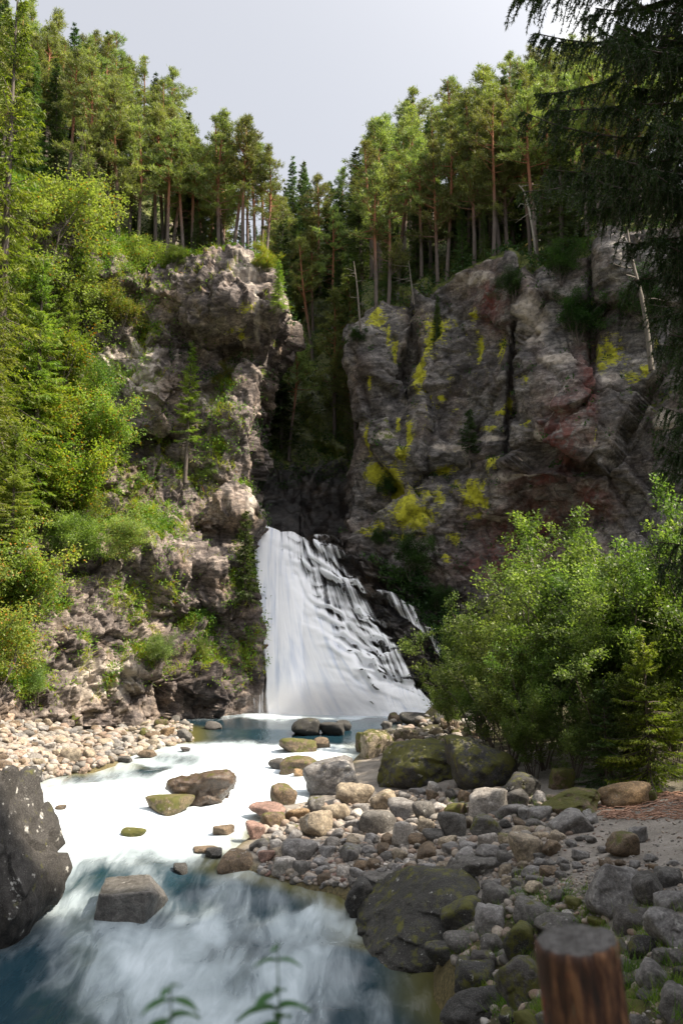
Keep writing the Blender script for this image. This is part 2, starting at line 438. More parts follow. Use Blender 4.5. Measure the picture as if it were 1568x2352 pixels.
topr = G[:1] + np.stack([np.zeros((70, nu + 46)), r[:, None] * np.ones((1, nu + 46)), dz[:, None] * np.ones((1, nu + 46))], -1)
G = np.concatenate([topr, G], 0)
PXf = np.concatenate([np.repeat(PXf[:1], 70, 0), PXf]); PYf = np.concatenate([np.repeat(PYf[:1], 70, 0), PYf])
RT = np.zeros(G.shape[:2]); RT[:70] = r[:, None]
G = smooth_grid(G, 2)
N0 = unit_(smooth_grid(outward(G), 40))
Sx = np.clip(1 - RT / 5, .1, 1)
d = rock_disp(G, Sx, [(6.0, .9, 1.5), (2.6, .32, 1.7)], 103, rotm(.3, .45), (1, 1, .8))
d += rock_disp(G, Sx * (.75 + .5 * sstep(1000, 1150, PYf)), [(1.2, .12, 1.8), (.5, .05, 1.8)], 131, rotm(.2, -.3), (.8, .8, 1.5))
d += Sx * .5 * fbm(G * .35, 5, 109) * 1.2
G = G + N0 * d[..., None]
GR = G; NR = outward(G)
upf = sstep(.2, .65, NR[..., 2])
LICH = [(1003, 745, 26, 22), (998, 775, 22, 16), (985, 790, 10, 40), (1085, 722, 8, 18), (1092, 795, 7, 38), (1142, 792, 15, 28), (1150, 815, 8, 18), (866, 738, 20, 22), (892, 775, 6, 26), (905, 800, 8, 30),
        (978, 830, 9, 40), (976, 860, 10, 50), (1207, 872, 14, 10), (1400, 815, 36, 42), (1382, 850, 20, 20), (1450, 868, 26, 20), (1480, 850, 14, 18), (1360, 702, 5, 22), (1498, 785, 7, 26), (918, 982, 7, 16),
        (950, 1018, 7, 34), (935, 1050, 10, 22), (1012, 913, 8, 6), (1168, 925, 9, 20), (1145, 948, 20, 5), (1213, 968, 9, 14), (1125, 985, 20, 8), (848, 880, 6, 18), (848, 1010, 6, 40), (1365, 1000, 5, 35),
        (858, 1090, 30, 30), (898, 1110, 36, 32), (935, 1050, 12, 14), (950, 1188, 42, 34), (978, 1145, 30, 12), (1102, 1140, 36, 30), (1142, 1068, 14, 18), (1020, 1080, 20, 10), (1050, 1120, 20, 12), (860, 1225, 28, 16), (885, 1212, 14, 12), (1040, 1235, 18, 14), (1030, 1288, 14, 16), (1155, 1300, 6, 26),
        (925, 1235, 20, 8), (1010, 1150, 16, 26), (1090, 1190, 30, 10), (870, 1180, 20, 8)]
lich = np.maximum(.90 * patches(PXf, PYf, LICH, 1.1), 1.12 * patches(PXf, PYf, [q for q in LICH if q[2] * q[3] > 850], 1.12))
lich += .30 * np.clip(patches(PXf, PYf, [(1000, 900, 190, 330)]), 0, 1) * (1 - sstep(1150, 1260, PXf))
red = patches(PXf, PYf, [(1210, 1215, 110, 60), (1180, 1300, 120, 45), (1290, 1010, 45, 110), (1230, 1110, 60, 24), (1350, 1150, 45, 40), (1345, 900, 22, 110), (1150, 1250, 50, 30), (1130, 700, 40, 60)])
moss = np.clip(.30 * upf + .5 * patches(PXf, PYf, [(1185, 760, 18, 130), (950, 850, 22, 90), (1340, 720, 40, 90), (900, 1000, 30, 60), (1500, 900, 60, 60)]) + np.where(RT > .1, .7, 0), 0, 1)
pale = patches(PXf, PYf, [(1100, 640, 60, 20), (1230, 740, 35, 70), (1280, 830, 60, 18), (1275, 930, 8, 60), (1240, 1000, 12, 30), (1400, 880, 40, 20), (1520, 960, 40, 40), (1180, 1095, 60, 10), (1130, 1190, 60, 8), (890, 1010, 40, 14), (1040, 1030, 60, 12), (1120, 1010, 60, 10)]) * .95
me = mesh('cliff_rock', GR, grid_faces(*GR.shape[:2])[:, ::-1], M_ROCKR, {'moss': moss, 'lichen': lich, 'red': red, 'pale': pale, 'tone': np.clip(.5 + .8 * (.5 * TONES[2] + .5 * TONES[3] - .5), 0, 1)})
tag(link('lichen_rock_cliff', me), kind='structure')
BV_R = bvh_of(GR)

# ------------------------------------------------ wooded slope at the back of the gorge
nu, nv = 110, 170
U, V = np.meshgrid(np.linspace(0, 1, nu), np.linspace(0, 1, nv))
PX = 480 + U * 560
TT = ip(PX, [480, 600, 720, 860, 1040], [640, 620, 600, 590, 570]); PY = TT + (1262 - TT) * V
Yg = ip(PY, [570, 900, 1150, 1262], [94, 78, 70, 67]) + 2.0 * np.abs((PX - 690) / 110) * -.6
G = P(PX, PY, Yg)
r = np.linspace(60, .8, 40)
topr = G[:1] + np.stack([np.zeros((40, nu)), r[:, None] * np.ones((1, nu)), (.22 * r)[:, None] * np.ones((1, nu))], -1)
G = np.concatenate([topr, G], 0)
N0 = outward(G)
G = G + N0 * (rock_disp(G, 1, [(4, 1.2, .9), (1.4, .4, .9)], 203) + 1.2 * fbm(G * .2, 4, 210))[..., None]
PYg = np.concatenate([np.repeat(PY[:1], 40, 0), PY])
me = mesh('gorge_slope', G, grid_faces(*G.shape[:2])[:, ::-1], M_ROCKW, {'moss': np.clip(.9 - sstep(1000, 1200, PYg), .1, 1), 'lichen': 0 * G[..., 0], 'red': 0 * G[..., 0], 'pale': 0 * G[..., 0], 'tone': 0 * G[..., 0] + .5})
tag(link('gorge_slope', me), kind='structure')
GG = G; BV_G = bvh_of(G)

# ------------------------------------------------ water levels, shorelines
def zw(Y): return ip(Y, [0, 17, 20, 22.2, 24.6, 28, 34, 42, 47, 60], [-7.4, -7.3, -7.12, -6.98, -6.45, -6.3, -6.05, -5.7, -5.5, -5.5])
def hit_z(px, py, z):
    dy = (CY - py) / FPX
    return z * (CA - dy * SA) / (SA + dy * CA)
def water_pt(px, py):
    Y = 30.
    for _ in range(60): Y = .5 * Y + .5 * float(hit_z(px, py, zw(Y)))
    return P(px, py, Y)
RS = np.array([water_pt(*q) for q in [(1010, 1650), (900, 1690), (835, 1715), (790, 1765), (705, 1815), (690, 1845), (600, 1862), (585, 1905), (510, 1960), (545, 1992), (640, 2020), (790, 2062), (850, 2120), (870, 2180), (1010, 2205), (1020, 2290), (1090, 2352)]])
LS = np.array([water_pt(*q) for q in [(280, 1640), (440, 1672), (440, 1700), (300, 1735), (270, 1762), (110, 1785), (20, 1818), (0, 1880), (0, 1960), (-40, 2080), (-120, 2150), (-200, 2200), (-400, 2280)]])
def mono(S):
    i = np.argsort(S[:, 1]); return S[i, 1], S[i, 0]
ry, rx = mono(RS); ly, lx = mono(LS)
ry = np.concatenate([[-5, 6, 12], ry, [62]]); rx = np.concatenate([[-6, -3, .6], rx, [8.5]])
ly = np.concatenate([[-5, 12], ly]); lx = np.concatenate([[-20, -11], lx])
def shore_d(x, Y):
    return np.maximum(x - ip(Y, ry, rx), ip(Y, ly, lx) - x)

# ------------------------------------------------ bed, banks and side slopes: one ground sheet
def gp(px, py, z):
    q = P(px, py, hit_z(px, py, z)); return tuple(q)
gpts = [gp(*q) for q in [(1120, 2345, -6.5), (1300, 2345, -5.0), (1560, 2345, -3.8), (1120, 2235, -6.2), (1320, 2230, -5.1), (1560, 2200, -4.4), (960, 2140, -6.95), (1070, 2110, -6.3),
        (1200, 2050, -5.35), (1400, 2050, -4.95), (1560, 2050, -4.7), (900, 1990, -6.15), (1080, 1970, -5.6), (1250, 1960, -5.2), (1400, 1920, -4.95), (1560, 1910, -4.8), (700, 1970, -6.35),
        (760, 1900, -6.1), (900, 1860, -5.85), (1050, 1850, -5.45), (1200, 1840, -5.1), (1450, 1830, -4.9), (1560, 1830, -4.8), (950, 1760, -5.5), (1000, 1700, -5.2), (1120, 1720, -4.9), (1200, 1770, -4.9), (1100, 1660, -5.15),
        (0, 1690, -4.6), (200, 1650, -4.95), (120, 1700, -5.15), (250, 1690, -5.3), (0, 1625, -4.1), (60, 1760, -5.5), (330, 1665, -5.35), (390, 1690, -5.45), (0, 1780, -5.4), (180, 1745, -5.5)]]
gpts += [(0, 0, -1.65), (3, 1, -1.65), (-2.5, 0, -1.75), (.5, 3.0, -1.7), (2.5, 3.2, -1.75), (0, -8, -1.5), (-8, -8, -2), (-1, 6, -5.6), (1, 7, -5.3), (3, 7, -3.9), (5, 7, -3.2), (2, 9.5, -5.2), (-9, 3, -7.2), (6, 2, -1.2),
         (-13, 20, -5.2), (-17, 24, -3), (-24, 28, 4), (-30, 40, 10), (-20, 10, 0), (-30, 10, 8), (-30, -10, 8),
         (9.5, 13, -3.0), (14, 13, 6), (19, 12, 14), (26, 10, 23), (36, 10, 33), (9.5, 5, 2), (14, 0, 8), (22, 0, 18), (36, -10, 30), (13, 17, -.8), (17, 16, 5), (22, 16.5, 12), (29, 18, 18), (38, 19, 25),
         (10, 24, -4.3), (14, 27, -3.4), (20, 30, -2.2), (30, 33, -.5), (45, 34, 2), (9, 32, -4.4), (16, 37, -2.5), (28, 38, 0), (45, 40, 3), (11, 43, -4.7), (22, 46, 0), (70, 20, 20), (70, -40, 40), (-70, 20, 30), (-70, -40, 30), (0, -40, 0)]
gpts = np.array(gpts)
Dm = np.linalg.norm(gpts[:, None, :2] - gpts[None, :, :2], axis=-1)
wts = np.linalg.solve(Dm + np.eye(len(gpts)) * .02, gpts[:, 2] - gpts[:, 2].mean())
def bank(x, Y):
    x, Y = np.broadcast_arrays(x, Y); sh = x.shape; q = np.stack([x.ravel(), Y.ravel()], -1)
    o = np.zeros(len(q))
    for c, wc in zip(gpts, wts): o += wc * np.hypot(q[:, 0] - c[0], q[:, 1] - c[1])
    return (o + gpts[:, 2].mean()).reshape(sh)
def ground(x, Y):
    x = np.asarray(x, float); Y = np.asarray(Y, float)
    d = shore_d(x, Y)
    b = np.maximum(bank(x, Y), zw(Y) + .04 + .12 * np.clip(d, 0, 3))
    q = np.stack([x, Y, 0 * x], -1)
    b = b + .10 * fbm(q * .9, 4, 301) * sstep(.3, 2, d) + .5 * fbm(q * .15, 2, 305) * sstep(9, 20, np.abs(x))
    wgt = sstep(-.8, .35, d)
    far = sstep(0, 3, x - 9) * 0
    return (zw(Y) - .75) * (1 - wgt) + b * wgt
xs = np.unique(np.concatenate([np.linspace(-140, -24, 34), np.linspace(-24, 16, 400), np.linspace(16, 140, 50)]))
ys = np.unique(np.concatenate([np.linspace(-110, 2, 40), np.linspace(2, 60, 460), np.linspace(60, 160, 20)]))
X, Yy = np.meshgrid(xs, ys[::-1])
Z = ground(X, Yy)
# beyond the water the sheet stays low under cliffs and slopes
fall_back = sstep(57, 64, Yy); Z = Z * (1 - fall_back) + (-7) * fall_back
Z = np.where((Yy > 44) & (X > -16) & (X < 4), np.minimum(Z, -6.2), Z)

def mat_ground():
    N = NT('riverbank_ground')
    co = N.n('NewGeometry').outputs['Position']
    n = N.noise(co, 1.2, 6, .6); f = N.noise(co, 14, 6, .75); g = N.noise(co, 45, 4, .8)
    c = N.ramp(N.math('ADD', N.math('MULTIPLY', n, .5), N.math('MULTIPLY', f, .5)), [(.35, (.13, .115, .10)), (.5, (.27, .245, .22)), (.65, (.40, .37, .335))])
    c = N.mix(N.rng(g, .3, .7, .0, .6), c, N.mix(1, c, (.45, .43, .42), 'MULTIPLY'))
    fo = N.attr('forest')
    c = N.mix(fo, c, N.ramp(f, [(.35, (.02, .025, .008)), (.6, (.07, .06, .025)), (.75, (.10, .11, .03))]))
    bed = N.attr('bed')
    c = N.mix(bed, c, N.ramp(f, [(.35, (.05, .045, .02)), (.65, (.20, .16, .07))]))
    b = bump(N, N.math('ADD', f, N.math('MULTIPLY', g, .4)), .8, .05)
    return N.done(N.n('BsdfPrincipled', Base_Color=c, Roughness=.9, Normal=b))
d = shore_d(X, Yy)
forest = np.clip(sstep(33, 37, Yy) * (X > 2) + (1 - sstep(1.6, 3.0, d)) * sstep(19.5, 18, Yy) * (X > 0) + sstep(8.2, 11, X) * (1 - .4 * sstep(15, 20, Yy) * (1 - sstep(22, 26, Yy))) + sstep(-15.5, -18, X) + (1 - sstep(11, 15.5, Yy)), 0, 1)
GGR = np.stack([X, Yy, Z], -1)
me = mesh('ground', GGR, grid_faces(*GGR.shape[:2])[:, ::-1], mat_ground(), {'forest': forest, 'bed': np.clip(1 - sstep(.0, .9, d), 0, 1)}, smooth=True)
tag(link('ground', me), kind='structure')
BV_0 = bvh_of(GGR)

# ------------------------------------------------ river
xs = np.linspace(-19, 13.5, 330); ys = np.linspace(3, 61, 560)
X, Yy = np.meshgrid(xs, ys[::-1])
q = np.stack([X * .5, Yy * .22, 0 * X], -1)
Z = zw(Yy)
px, py, _ = proj(np.stack([X, Yy, Z], -1))
FO = [(350, 1646, .3), (650, 1640, 1.3), (650, 1652, .7), (820, 1645, 1.1), (940, 1640, .9), (480, 1645, .55), (560, 1660, .25), (700, 1668, .0), (850, 1658, .1), (930, 1670, .1), (620, 1690, .15), (520, 1685, .5), (780, 1690, .35), (450, 1690, .3),
      (500, 1725, .9), (620, 1735, 1), (560, 1705, .55), (350, 1755, .75), (420, 1715, .55), (180, 1776, .15), (260, 1775, .35), (110, 1800, .4), (200, 1825, 1.1), (400, 1780, 1.1), (600, 1790, 1.1), (90, 1850, 1.1), (300, 1890, 1.1), (500, 1880, 1.1), (200, 1920, 1),
      (400, 1935, .9), (560, 1800, 1.1), (480, 1745, .7), (345, 1762, -.1), (455, 1790, .7), (150, 1838, .75), (265, 1822, .6), (400, 1742, .3), (245, 1800, .6), (560, 1760, .75), (700, 1725, .7), (770, 1705, .25), (830, 1705, .4), (720, 1745, .8), (660, 1780, .9), (680, 1850, .8), (760, 1850, .6), (540, 1940, .35), (600, 1900, .1),
      (170, 1965, .55), (300, 1975, .4), (200, 1995, .35), (350, 2000, .25), (470, 1990, .15), (400, 2015, .1), (520, 2035, .55), (560, 2060, .5), (460, 2025, .2), (230, 2030, .1), (620, 2050, .3),
      (190, 2100, .5), (200, 2160, .55), (180, 2190, .3), (250, 2150, .75), (420, 2090, .7), (500, 2120, 1), (430, 2060, .15), (600, 2100, .45), (560, 2160, .35), (570, 2130, .5), (640, 2130, .7), (720, 2110, .9), (780, 2130, .75), (700, 2085, .1), (780, 2080, .15), (620, 2090, .2), (760, 2160, .5), (690, 2150, .6),
      (300, 2200, 1), (400, 2190, .9), (470, 2230, .8), (530, 2250, .45), (380, 2170, .9), (600, 2220, .75), (700, 2210, .8), (650, 2280, .9), (760, 2240, .5), (850, 2230, .15), (860, 2290, .35), (950, 2280, .05), (800, 2335, .2), (980, 2240, .05), (1000, 2330, .0), (720, 2330, .45), (830, 2180, .25),
      (40, 2270, .0), (100, 2330, .05), (80, 2230, .05), (160, 2250, .3), (240, 2310, .55), (330, 2260, .8), (350, 2330, .75), (450, 2320, .9), (560, 2330, .8), (200, 2345, .25), (250, 2240, .7), (0, 2345, 0)]
wx = px + 26 * vn(np.stack([X * .6, Yy * .35, 0 * X], -1), 411) + 13 * vn(np.stack([X * 1.4, Yy * .8, 0 * X], -1), 412)
wy = py + (14 * vn(np.stack([X * .5, Yy * .4, 0 * X], -1), 413) + 7 * vn(np.stack([X * 1.1, Yy * .9, 0 * X], -1), 414)) * np.clip((py - 1640) / 300, .15, 1.4)
num = 0; den = 1e-9
ysc = ip(wy, [1640, 1750, 1950, 2350], [3.2, 2.0, 1.3, 1.1])
for (a, b, f) in FO:
    w_ = 1 / (((wx - a)) ** 2 + ((wy - b) * ysc) ** 2 + 60) ** 1.6
    num = num + w_ * f; den = den + w_
foam = (num / den) * (1 - .42 * sstep(1960, 2030, py)) - .48 * sstep(1715, 1690, py) * sstep(1640, 1660, py)
hs = sstep(46, 40, Yy)
hump = .11 * fbm(np.stack([X * .75, Yy * .5, 0 * X], -1), 3, 421) * hs + .10 * sstep(27, 22, Yy) * vn(np.stack([X * .55, Yy * .8, 0 * X], -1), 431)
Z = Z + hump + .03 * fbm(np.stack([X * 2.2, Yy * 1.6, 0 * X], -1), 2, 425) * hs + .10 * (foam - .5) * sstep(48, 44, Yy)
GW = np.stack([X, Yy, Z], -1)
shal = sstep(-1.6, .1, shore_d(X, Yy))
def mat_river():
    N = NT('river_water')
    co = N.n('NewGeometry').outputs['Position']
    mp = N.n('Mapping', Vector=co); mp.inputs['Scale'].default_value = (1.5, .38, 1); mp.inputs['Rotation'].default_value = (0, 0, -.6)
    n = N.noise(mp, 1.3, 3, .5, 1.2); n2 = N.noise(mp, 4, 4, .6, 1.5)
    f = N.math('ADD', N.attr('foam'), N.math('ADD', N.math('MULTIPLY', N.math('SUBTRACT', n, .5), .46), N.math('MULTIPLY', N.math('SUBTRACT', n2, .5), .12)))
    fz = N.rng(f, .0, 1.0, 0, 1)
    deep = N.mix(N.attr('shallow'), (.010, .030, .044), (.10, .095, .03))
    c = N.mix(fz, deep, (.76, .82, .90))
    c = N.mix(N.rng(f, .12, .5, 0, .25), c, (.25, .38, .42))
    r = N.rng(f, .1, .8, .12, .75)
    return N.done(N.n('BsdfPrincipled', Base_Color=c, Roughness=r, IOR=1.33, Normal=bump(N, n2, .25, .05)))
me = mesh('river', GW, grid_faces(*GW.shape[:2])[:, ::-1], mat_river(), {'foam': foam, 'shallow': shal}, smooth=True)
tag(link('river', me), kind='structure')
BV_W = bvh_of(GW)

# ------------------------------------------------ ledges under the waterfall, and the fall itself
nu, nv = 260, 300
U, V = np.meshgrid(np.linspace(0, 1, nu), np.linspace(0, 1, nv))
def xl(py): return ip(py, [1200, 1215, 1350, 1500, 1640], [575, 577, 588, 602, 616]) - 26
def xr(py): return ip(py, [1200, 1300, 1400, 1500, 1660], [850, 930, 1030, 1110, 1190])
def top_f(px): return ip(px, [540, 600, 625, 640, 700, 730, 760, 790, 860, 960, 1060, 1190], [1214, 1219, 1228, 1236, 1234, 1228, 1226, 1238, 1272, 1325, 1385, 1450])
PY = 1220 + 430 * V
for _ in range(6):
    PX = xl(PY) + U * (xr(PY) - xl(PY)); T = top_f(PX); PY = T + (1662 - T) * V
Sf = (PY - T) / (1662 - T)
Yt = ip(PX, [540, 700, 860, 1190], [62.5, 62.5, 60.0, 54.5]); Yb = ip(PX, [540, 700, 900, 1190], [55.6, 54.8, 53.6, 50.5])
prof = ip(Sf, [0, .05, .25, .5, .8, 1], [0, .10, .30, .55, .85, 1.0])
G = P(PX, PY, Yt + (Yb - Yt) * prof)
PXf, PYf = PX, PY
r = np.linspace(14, .4, 24)
topr = G[:1] + np.stack([-.15 * r[:, None] * np.ones((1, nu)), r[:, None] * np.ones((1, nu)), (.035 * r)[:, None] * np.ones((1, nu))], -1)
G = np.concatenate([topr, G], 0); PXf = np.concatenate([np.repeat(PX[:1], 24, 0), PX]); PYf = np.concatenate([np.repeat(PY[:1], 24, 0), PY]); Sff = np.concatenate([np.zeros((24, nu)), Sf]); Uf = np.concatenate([np.repeat(U[:1], 24, 0), U])
N0 = smooth_grid(outward(G), 8)
rightw = ip(PXf - .42 * (PYf - 1230), [560, 640, 760], [.03, .45, 1.0])
dstep = rock_disp(G, rightw, [(2.3, .62, .8), (1.0, .34, .8), (.45, .12, .9)], 503, rotm(0, -.35), (.7, .7, 1.5))
tq = Sff * 9 - (PXf - 600) / 120 + 1.0 * vn(np.stack([PXf / 75, PYf / 90, 0 * PXf], -1), 71) + .22 * vn(np.stack([PXf / 20, PYf / 30, 0 * PXf], -1), 72)
fr = tq - np.floor(tq); lip = (fr - .5)
t2 = Sff * 17 - (PXf - 600) / 55 + .9 * vn(np.stack([PXf / 40, PYf / 50, 0 * PXf], -1), 73); f2_ = t2 - np.floor(t2)
pn = sstep(-.35, .35, vn(np.stack([PXf / 38, PYf / 44, 0 * PXf], -1), 74)); pn2 = sstep(-.2, .4, vn(np.stack([PXf / 26, PYf / 26, 0 * PXf], -1), 75))
side_w = np.clip((PXf - .45 * (PYf - 1230) - 600) / 90, 0.05, 1)
dstep = dstep + side_w * (1.0 * pn * (lip * sstep(1, .86, fr)) + .4 * pn2 * (f2_ - .5) * sstep(1, .8, f2_)) * sstep(0, .05, Sff)
GF = G + N0 * dstep[..., None]
dry = sstep(0, 60, PXf - ip(PYf, [1235, 1300, 1400, 1560, 1640], [790, 840, 930, 1020, 1060]))
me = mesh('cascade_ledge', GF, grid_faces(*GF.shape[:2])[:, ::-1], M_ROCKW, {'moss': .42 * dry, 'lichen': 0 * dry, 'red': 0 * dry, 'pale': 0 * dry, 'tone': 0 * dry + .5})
tag(link('cascade_ledge', me), kind='structure')
# water sheet
sm = smooth_grid(dstep, 9)
lift = .14 + .22 * (1 - np.clip(rightw, 0, 1)) + .10
silk = (1 - side_w) * .9 + side_w * sstep(1530, 1610, PYf) * .9
sm = sm * (1 - np.clip(silk, 0, .92)) + .18 * np.clip(silk, 0, 1) * (1 + vn(np.stack([PXf / 60, PYf / 160, 0 * PXf], -1), 91))
GS = G + N0 * (sm + lift)[..., None]
line2 = ip(PYf, [1225, 1240, 1260, 1290, 1330, 1380, 1420, 1480, 1530, 1580, 1640], [742, 756, 772, 782, 808, 842, 862, 898, 930, 958, 1015])
line1 = ip(PYf, [1225, 1260, 1330, 1420, 1500, 1560, 1600, 1640], [625, 650, 690, 745, 800, 880, 960, 1000])
a = (PXf - line1) / (line2 - line1)
dens = ip(a, [-.25, .0, .25, .9, 1.0, 1.06, 1.2], [1.5, 1.05, .62, .56, .50, .1, -1])
dens = dens + .55 * sstep(1560, 1625, PYf) * (a < 1.02)
dens = dens - 1.7 * (1 - sstep(-4, 16, PXf - ip(PYf, [1215, 1350, 1500, 1640], [574, 588, 604, 618])))
dens = dens - .55 * gauss(PXf, PYf, 730, 1243, 40, 12) * (PXf > 650) - .9 * gauss(PXf, PYf, 710, 1237, 30, 9)
dens = dens + .4 * gauss(PXf, PYf, 740, 1240, 7, 14) + .35 * gauss(PXf, PYf, 690, 1240, 20, 8)
dens = dens + side_w * (pn * (.50 * sstep(.35, .9, fr) - .34 * (1 - sstep(.05, .5, fr))) + pn2 * (.3 * sstep(.3, .9, f2_) - .32 * (1 - sstep(.0, .5, f2_)))) * (dens < 1.3)
# the little side stream
l3a = ip(PYf, [1350, 1365, 1400, 1440, 1470, 1500, 1540], [858, 868, 905, 950, 985, 1000, 1010]); l3b = ip(PYf, [1350, 1365, 1400, 1440, 1470, 1500, 1540], [862, 905, 955, 968, 1010, 1020, 1025])
side = (sstep(-8, 4, PXf - l3a) * (1 - sstep(-4, 6, PXf - l3b))) * sstep(1348, 1360, PYf) * (1 - sstep(1500, 1560, PYf))
dens = np.maximum(dens, -1 + 1.5 * side)
dens = dens * np.where(Sff <= 0, (PXf < 640) * 1.0, 1) - np.where((Sff <= 0) & (PXf >= 640), 1, 0)
across = (PXf - .40 * (PYf - 1230) * np.clip((PXf - 620) / 250, 0, 1) - 577) / 200
def mat_fall():
    N = NT('falling_water')
    v = N.n('CombineXYZ', X=N.attr('across'), Y=N.attr('along'), Z=0.)
    def sn(sx, sy, det, ds=0.):
        mp = N.n('Mapping', Vector=v); mp.inputs['Scale'].default_value = (sx, sy, 1); return N.noise(mp, 1, det, .55, ds)
    s1 = sn(11, 2.4, 3, .5); s2 = sn(30, 3.4, 3, .3); s3 = sn(7, 8, 2, 1.0)
    dn = N.attr('dens')
    a = N.math('ADD', dn, N.math('MULTIPLY', N.math('SUBTRACT', s1, .5), 1.1))
    a = N.math('ADD', a, N.math('MULTIPLY', N.math('SUBTRACT', s2, .5), 1.7))
    a = N.math('ADD', a, N.math('MULTIPLY', N.math('SUBTRACT', s3, .5), .5))
    al = N.rng(a, .16, .98, 0, 1)
    c = N.mix(N.rng(N.math('ADD', N.math('MULTIPLY', N.attr('lip'), .35), N.math('ADD', s2, s1)), .55, 1.15), (.52, .59, .74), (.90, .92, .97))
    b = bump(N, N.math('ADD', s1, N.math('MULTIPLY', s2, .5)), .22, .2)
    d = N.n('BsdfPrincipled', Base_Color=c, Roughness=.6, Normal=b)
    tr = N.n('BsdfTransparent')
    return N.done(N.n('MixShader', _0=al, _1=tr, _2=d))
me = mesh('waterfall', GS, grid_faces(*GS.shape[:2])[:, ::-1], mat_fall(), {'dens': dens, 'across': across, 'along': Sff * 1.0, 'lip': side_w * fr}, smooth=True)
tag(link('waterfall', me), kind='structure')

BVS = [BV_L, BV_R, BV_G, BV_0]
def cast(px, py, which=None):
    best = None; d = ray(px, py)
    for b in (which or BVS):
        h = b.ray_cast(Vector((0, 0, 0)), d)
        if h[0] is not None and (best is None or h[3] < best[3]): best = h
    return best
def drop(x, y, bvs, z=80):
    best = None
    for b in bvs:
        h = b.ray_cast(Vector((x, y, z)), Vector((0, 0, -1)))
        if h[0] is not None and (best is None or h[0].z > best[0].z): best = h
    return best
R = np.random.RandomState
class Geo:
    def __init__(s): s.v = []; s.f3 = []; s.f4 = []; s.n = 0
    def tube(s, pts, rad, k=6):
        pts = np.asarray(pts, float); n = len(pts)
        tg = np.gradient(pts, axis=0); tg /= np.linalg.norm(tg, axis=1, keepdims=True) + 1e-9
        ref = np.array([1., 0, 0]) if abs(tg[0, 0]) < .8 else np.array([0, 1., 0])
        a = np.cross(tg, ref); a /= np.linalg.norm(a, axis=1, keepdims=True) + 1e-9; b = np.cross(tg, a)
        th = np.arange(k) * 2 * math.pi / k
        ring = pts[:, None] + np.asarray(rad)[:, None, None] * (a[:, None] * np.cos(th)[None, :, None] + b[:, None] * np.sin(th)[None, :, None])
        i = np.arange(n * k).reshape(n, k) + s.n
        j = np.roll(i, -1, 1)
        s.f4.append(np.stack([i[:-1], j[:-1], j[1:], i[1:]], -1).reshape(-1, 4))
        s.v.append(ring.reshape(-1, 3)); s.n += n * k
    def mesh(s, name, mat, smooth=True):
        v = np.concatenate(s.v); f = np.concatenate(s.f4)
        return mesh(name, v, f, mat, smooth=smooth)

def unit(a): return a / (np.linalg.norm(a, axis=-1, keepdims=True) + 1e-9)

def blade_mesh(name, C, D, L, W, mat, rng, diamond=False, up=None):
    """C base points, D unit directions; thin triangles, or leaf diamonds"""
    C = np.asarray(C, float); D = unit(np.asarray(D, float)); n = len(C)
    L = np.broadcast_to(L, (n,))[:, None]; W = np.broadcast_to(W, (n,))[:, None]
    rv = rng.normal(size=(n, 3)) if up is None else np.asarray(up) + rng.normal(size=(n, 3)) * .35
    S = unit(np.cross(D, rv))
    if diamond:
        v = np.stack([C, C + D * L * .5 + S * W * .5, C + D * L, C + D * L * .5 - S * W * .5], 1)
        return mesh(name, v.reshape(-1, 3), np.arange(4 * n).reshape(n, 4), mat)
    v = np.stack([C - S * W * .5, C + S * W * .5, C + D * L], 1)
    return mesh(name, v.reshape(-1, 3), np.arange(3 * n).reshape(n, 3), mat)

M_PINE = mat_leaf('pine_needles', (.085, .110, .045), (.17, .195, .075), (.29, .30, .11), .42, vs=.28)
M_SPRUCE = mat_leaf('spruce_needles', (.030, .060, .020), (.065, .105, .030), (.13, .175, .045), .32, vs=.2)
M_SPRUCEL = mat_leaf('light_spruce_needles', (.082, .130, .022), (.165, .215, .034), (.29, .31, .06), .44, vs=.2)
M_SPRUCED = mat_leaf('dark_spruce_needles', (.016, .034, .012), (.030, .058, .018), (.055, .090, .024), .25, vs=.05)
M_LEAF = mat_leaf('alder_leaves', (.045, .080, .022), (.11, .16, .045), (.27, .33, .11), .43, rough=.42, vs=.18)
M_LEAFL = mat_leaf('willow_leaves', (.13, .18, .05), (.22, .28, .08), (.36, .40, .15), .42, vs=.15, autumn=.04)
M_LEAFY = mat_leaf('turning_leaves', (.085, .135, .024), (.17, .21, .035), (.31, .30, .05), .43, vs=.3, autumn=.08)
M_GRASS = mat_leaf('mountain_grass', (.12, .17, .02), (.24, .29, .03), (.40, .36, .06), .42, vs=.1, autumn=.06)
M_HERB = mat_leaf('ground_herbs', (.05, .11, .02), (.12, .20, .03), (.22, .28, .04), .4, vs=.1)
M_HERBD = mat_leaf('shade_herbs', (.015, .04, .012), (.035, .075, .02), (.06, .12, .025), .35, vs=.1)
M_BARKP = mat_bark('pine_bark', (.07, .055, .05), (.17, .14, .125), (.36, .15, .075))
M_BARKS = mat_bark('spruce_bark', (.05, .04, .035), (.14, .115, .10))
M_BARKB = mat_bark('pale_bark', (.16, .14, .12), (.42, .39, .34))

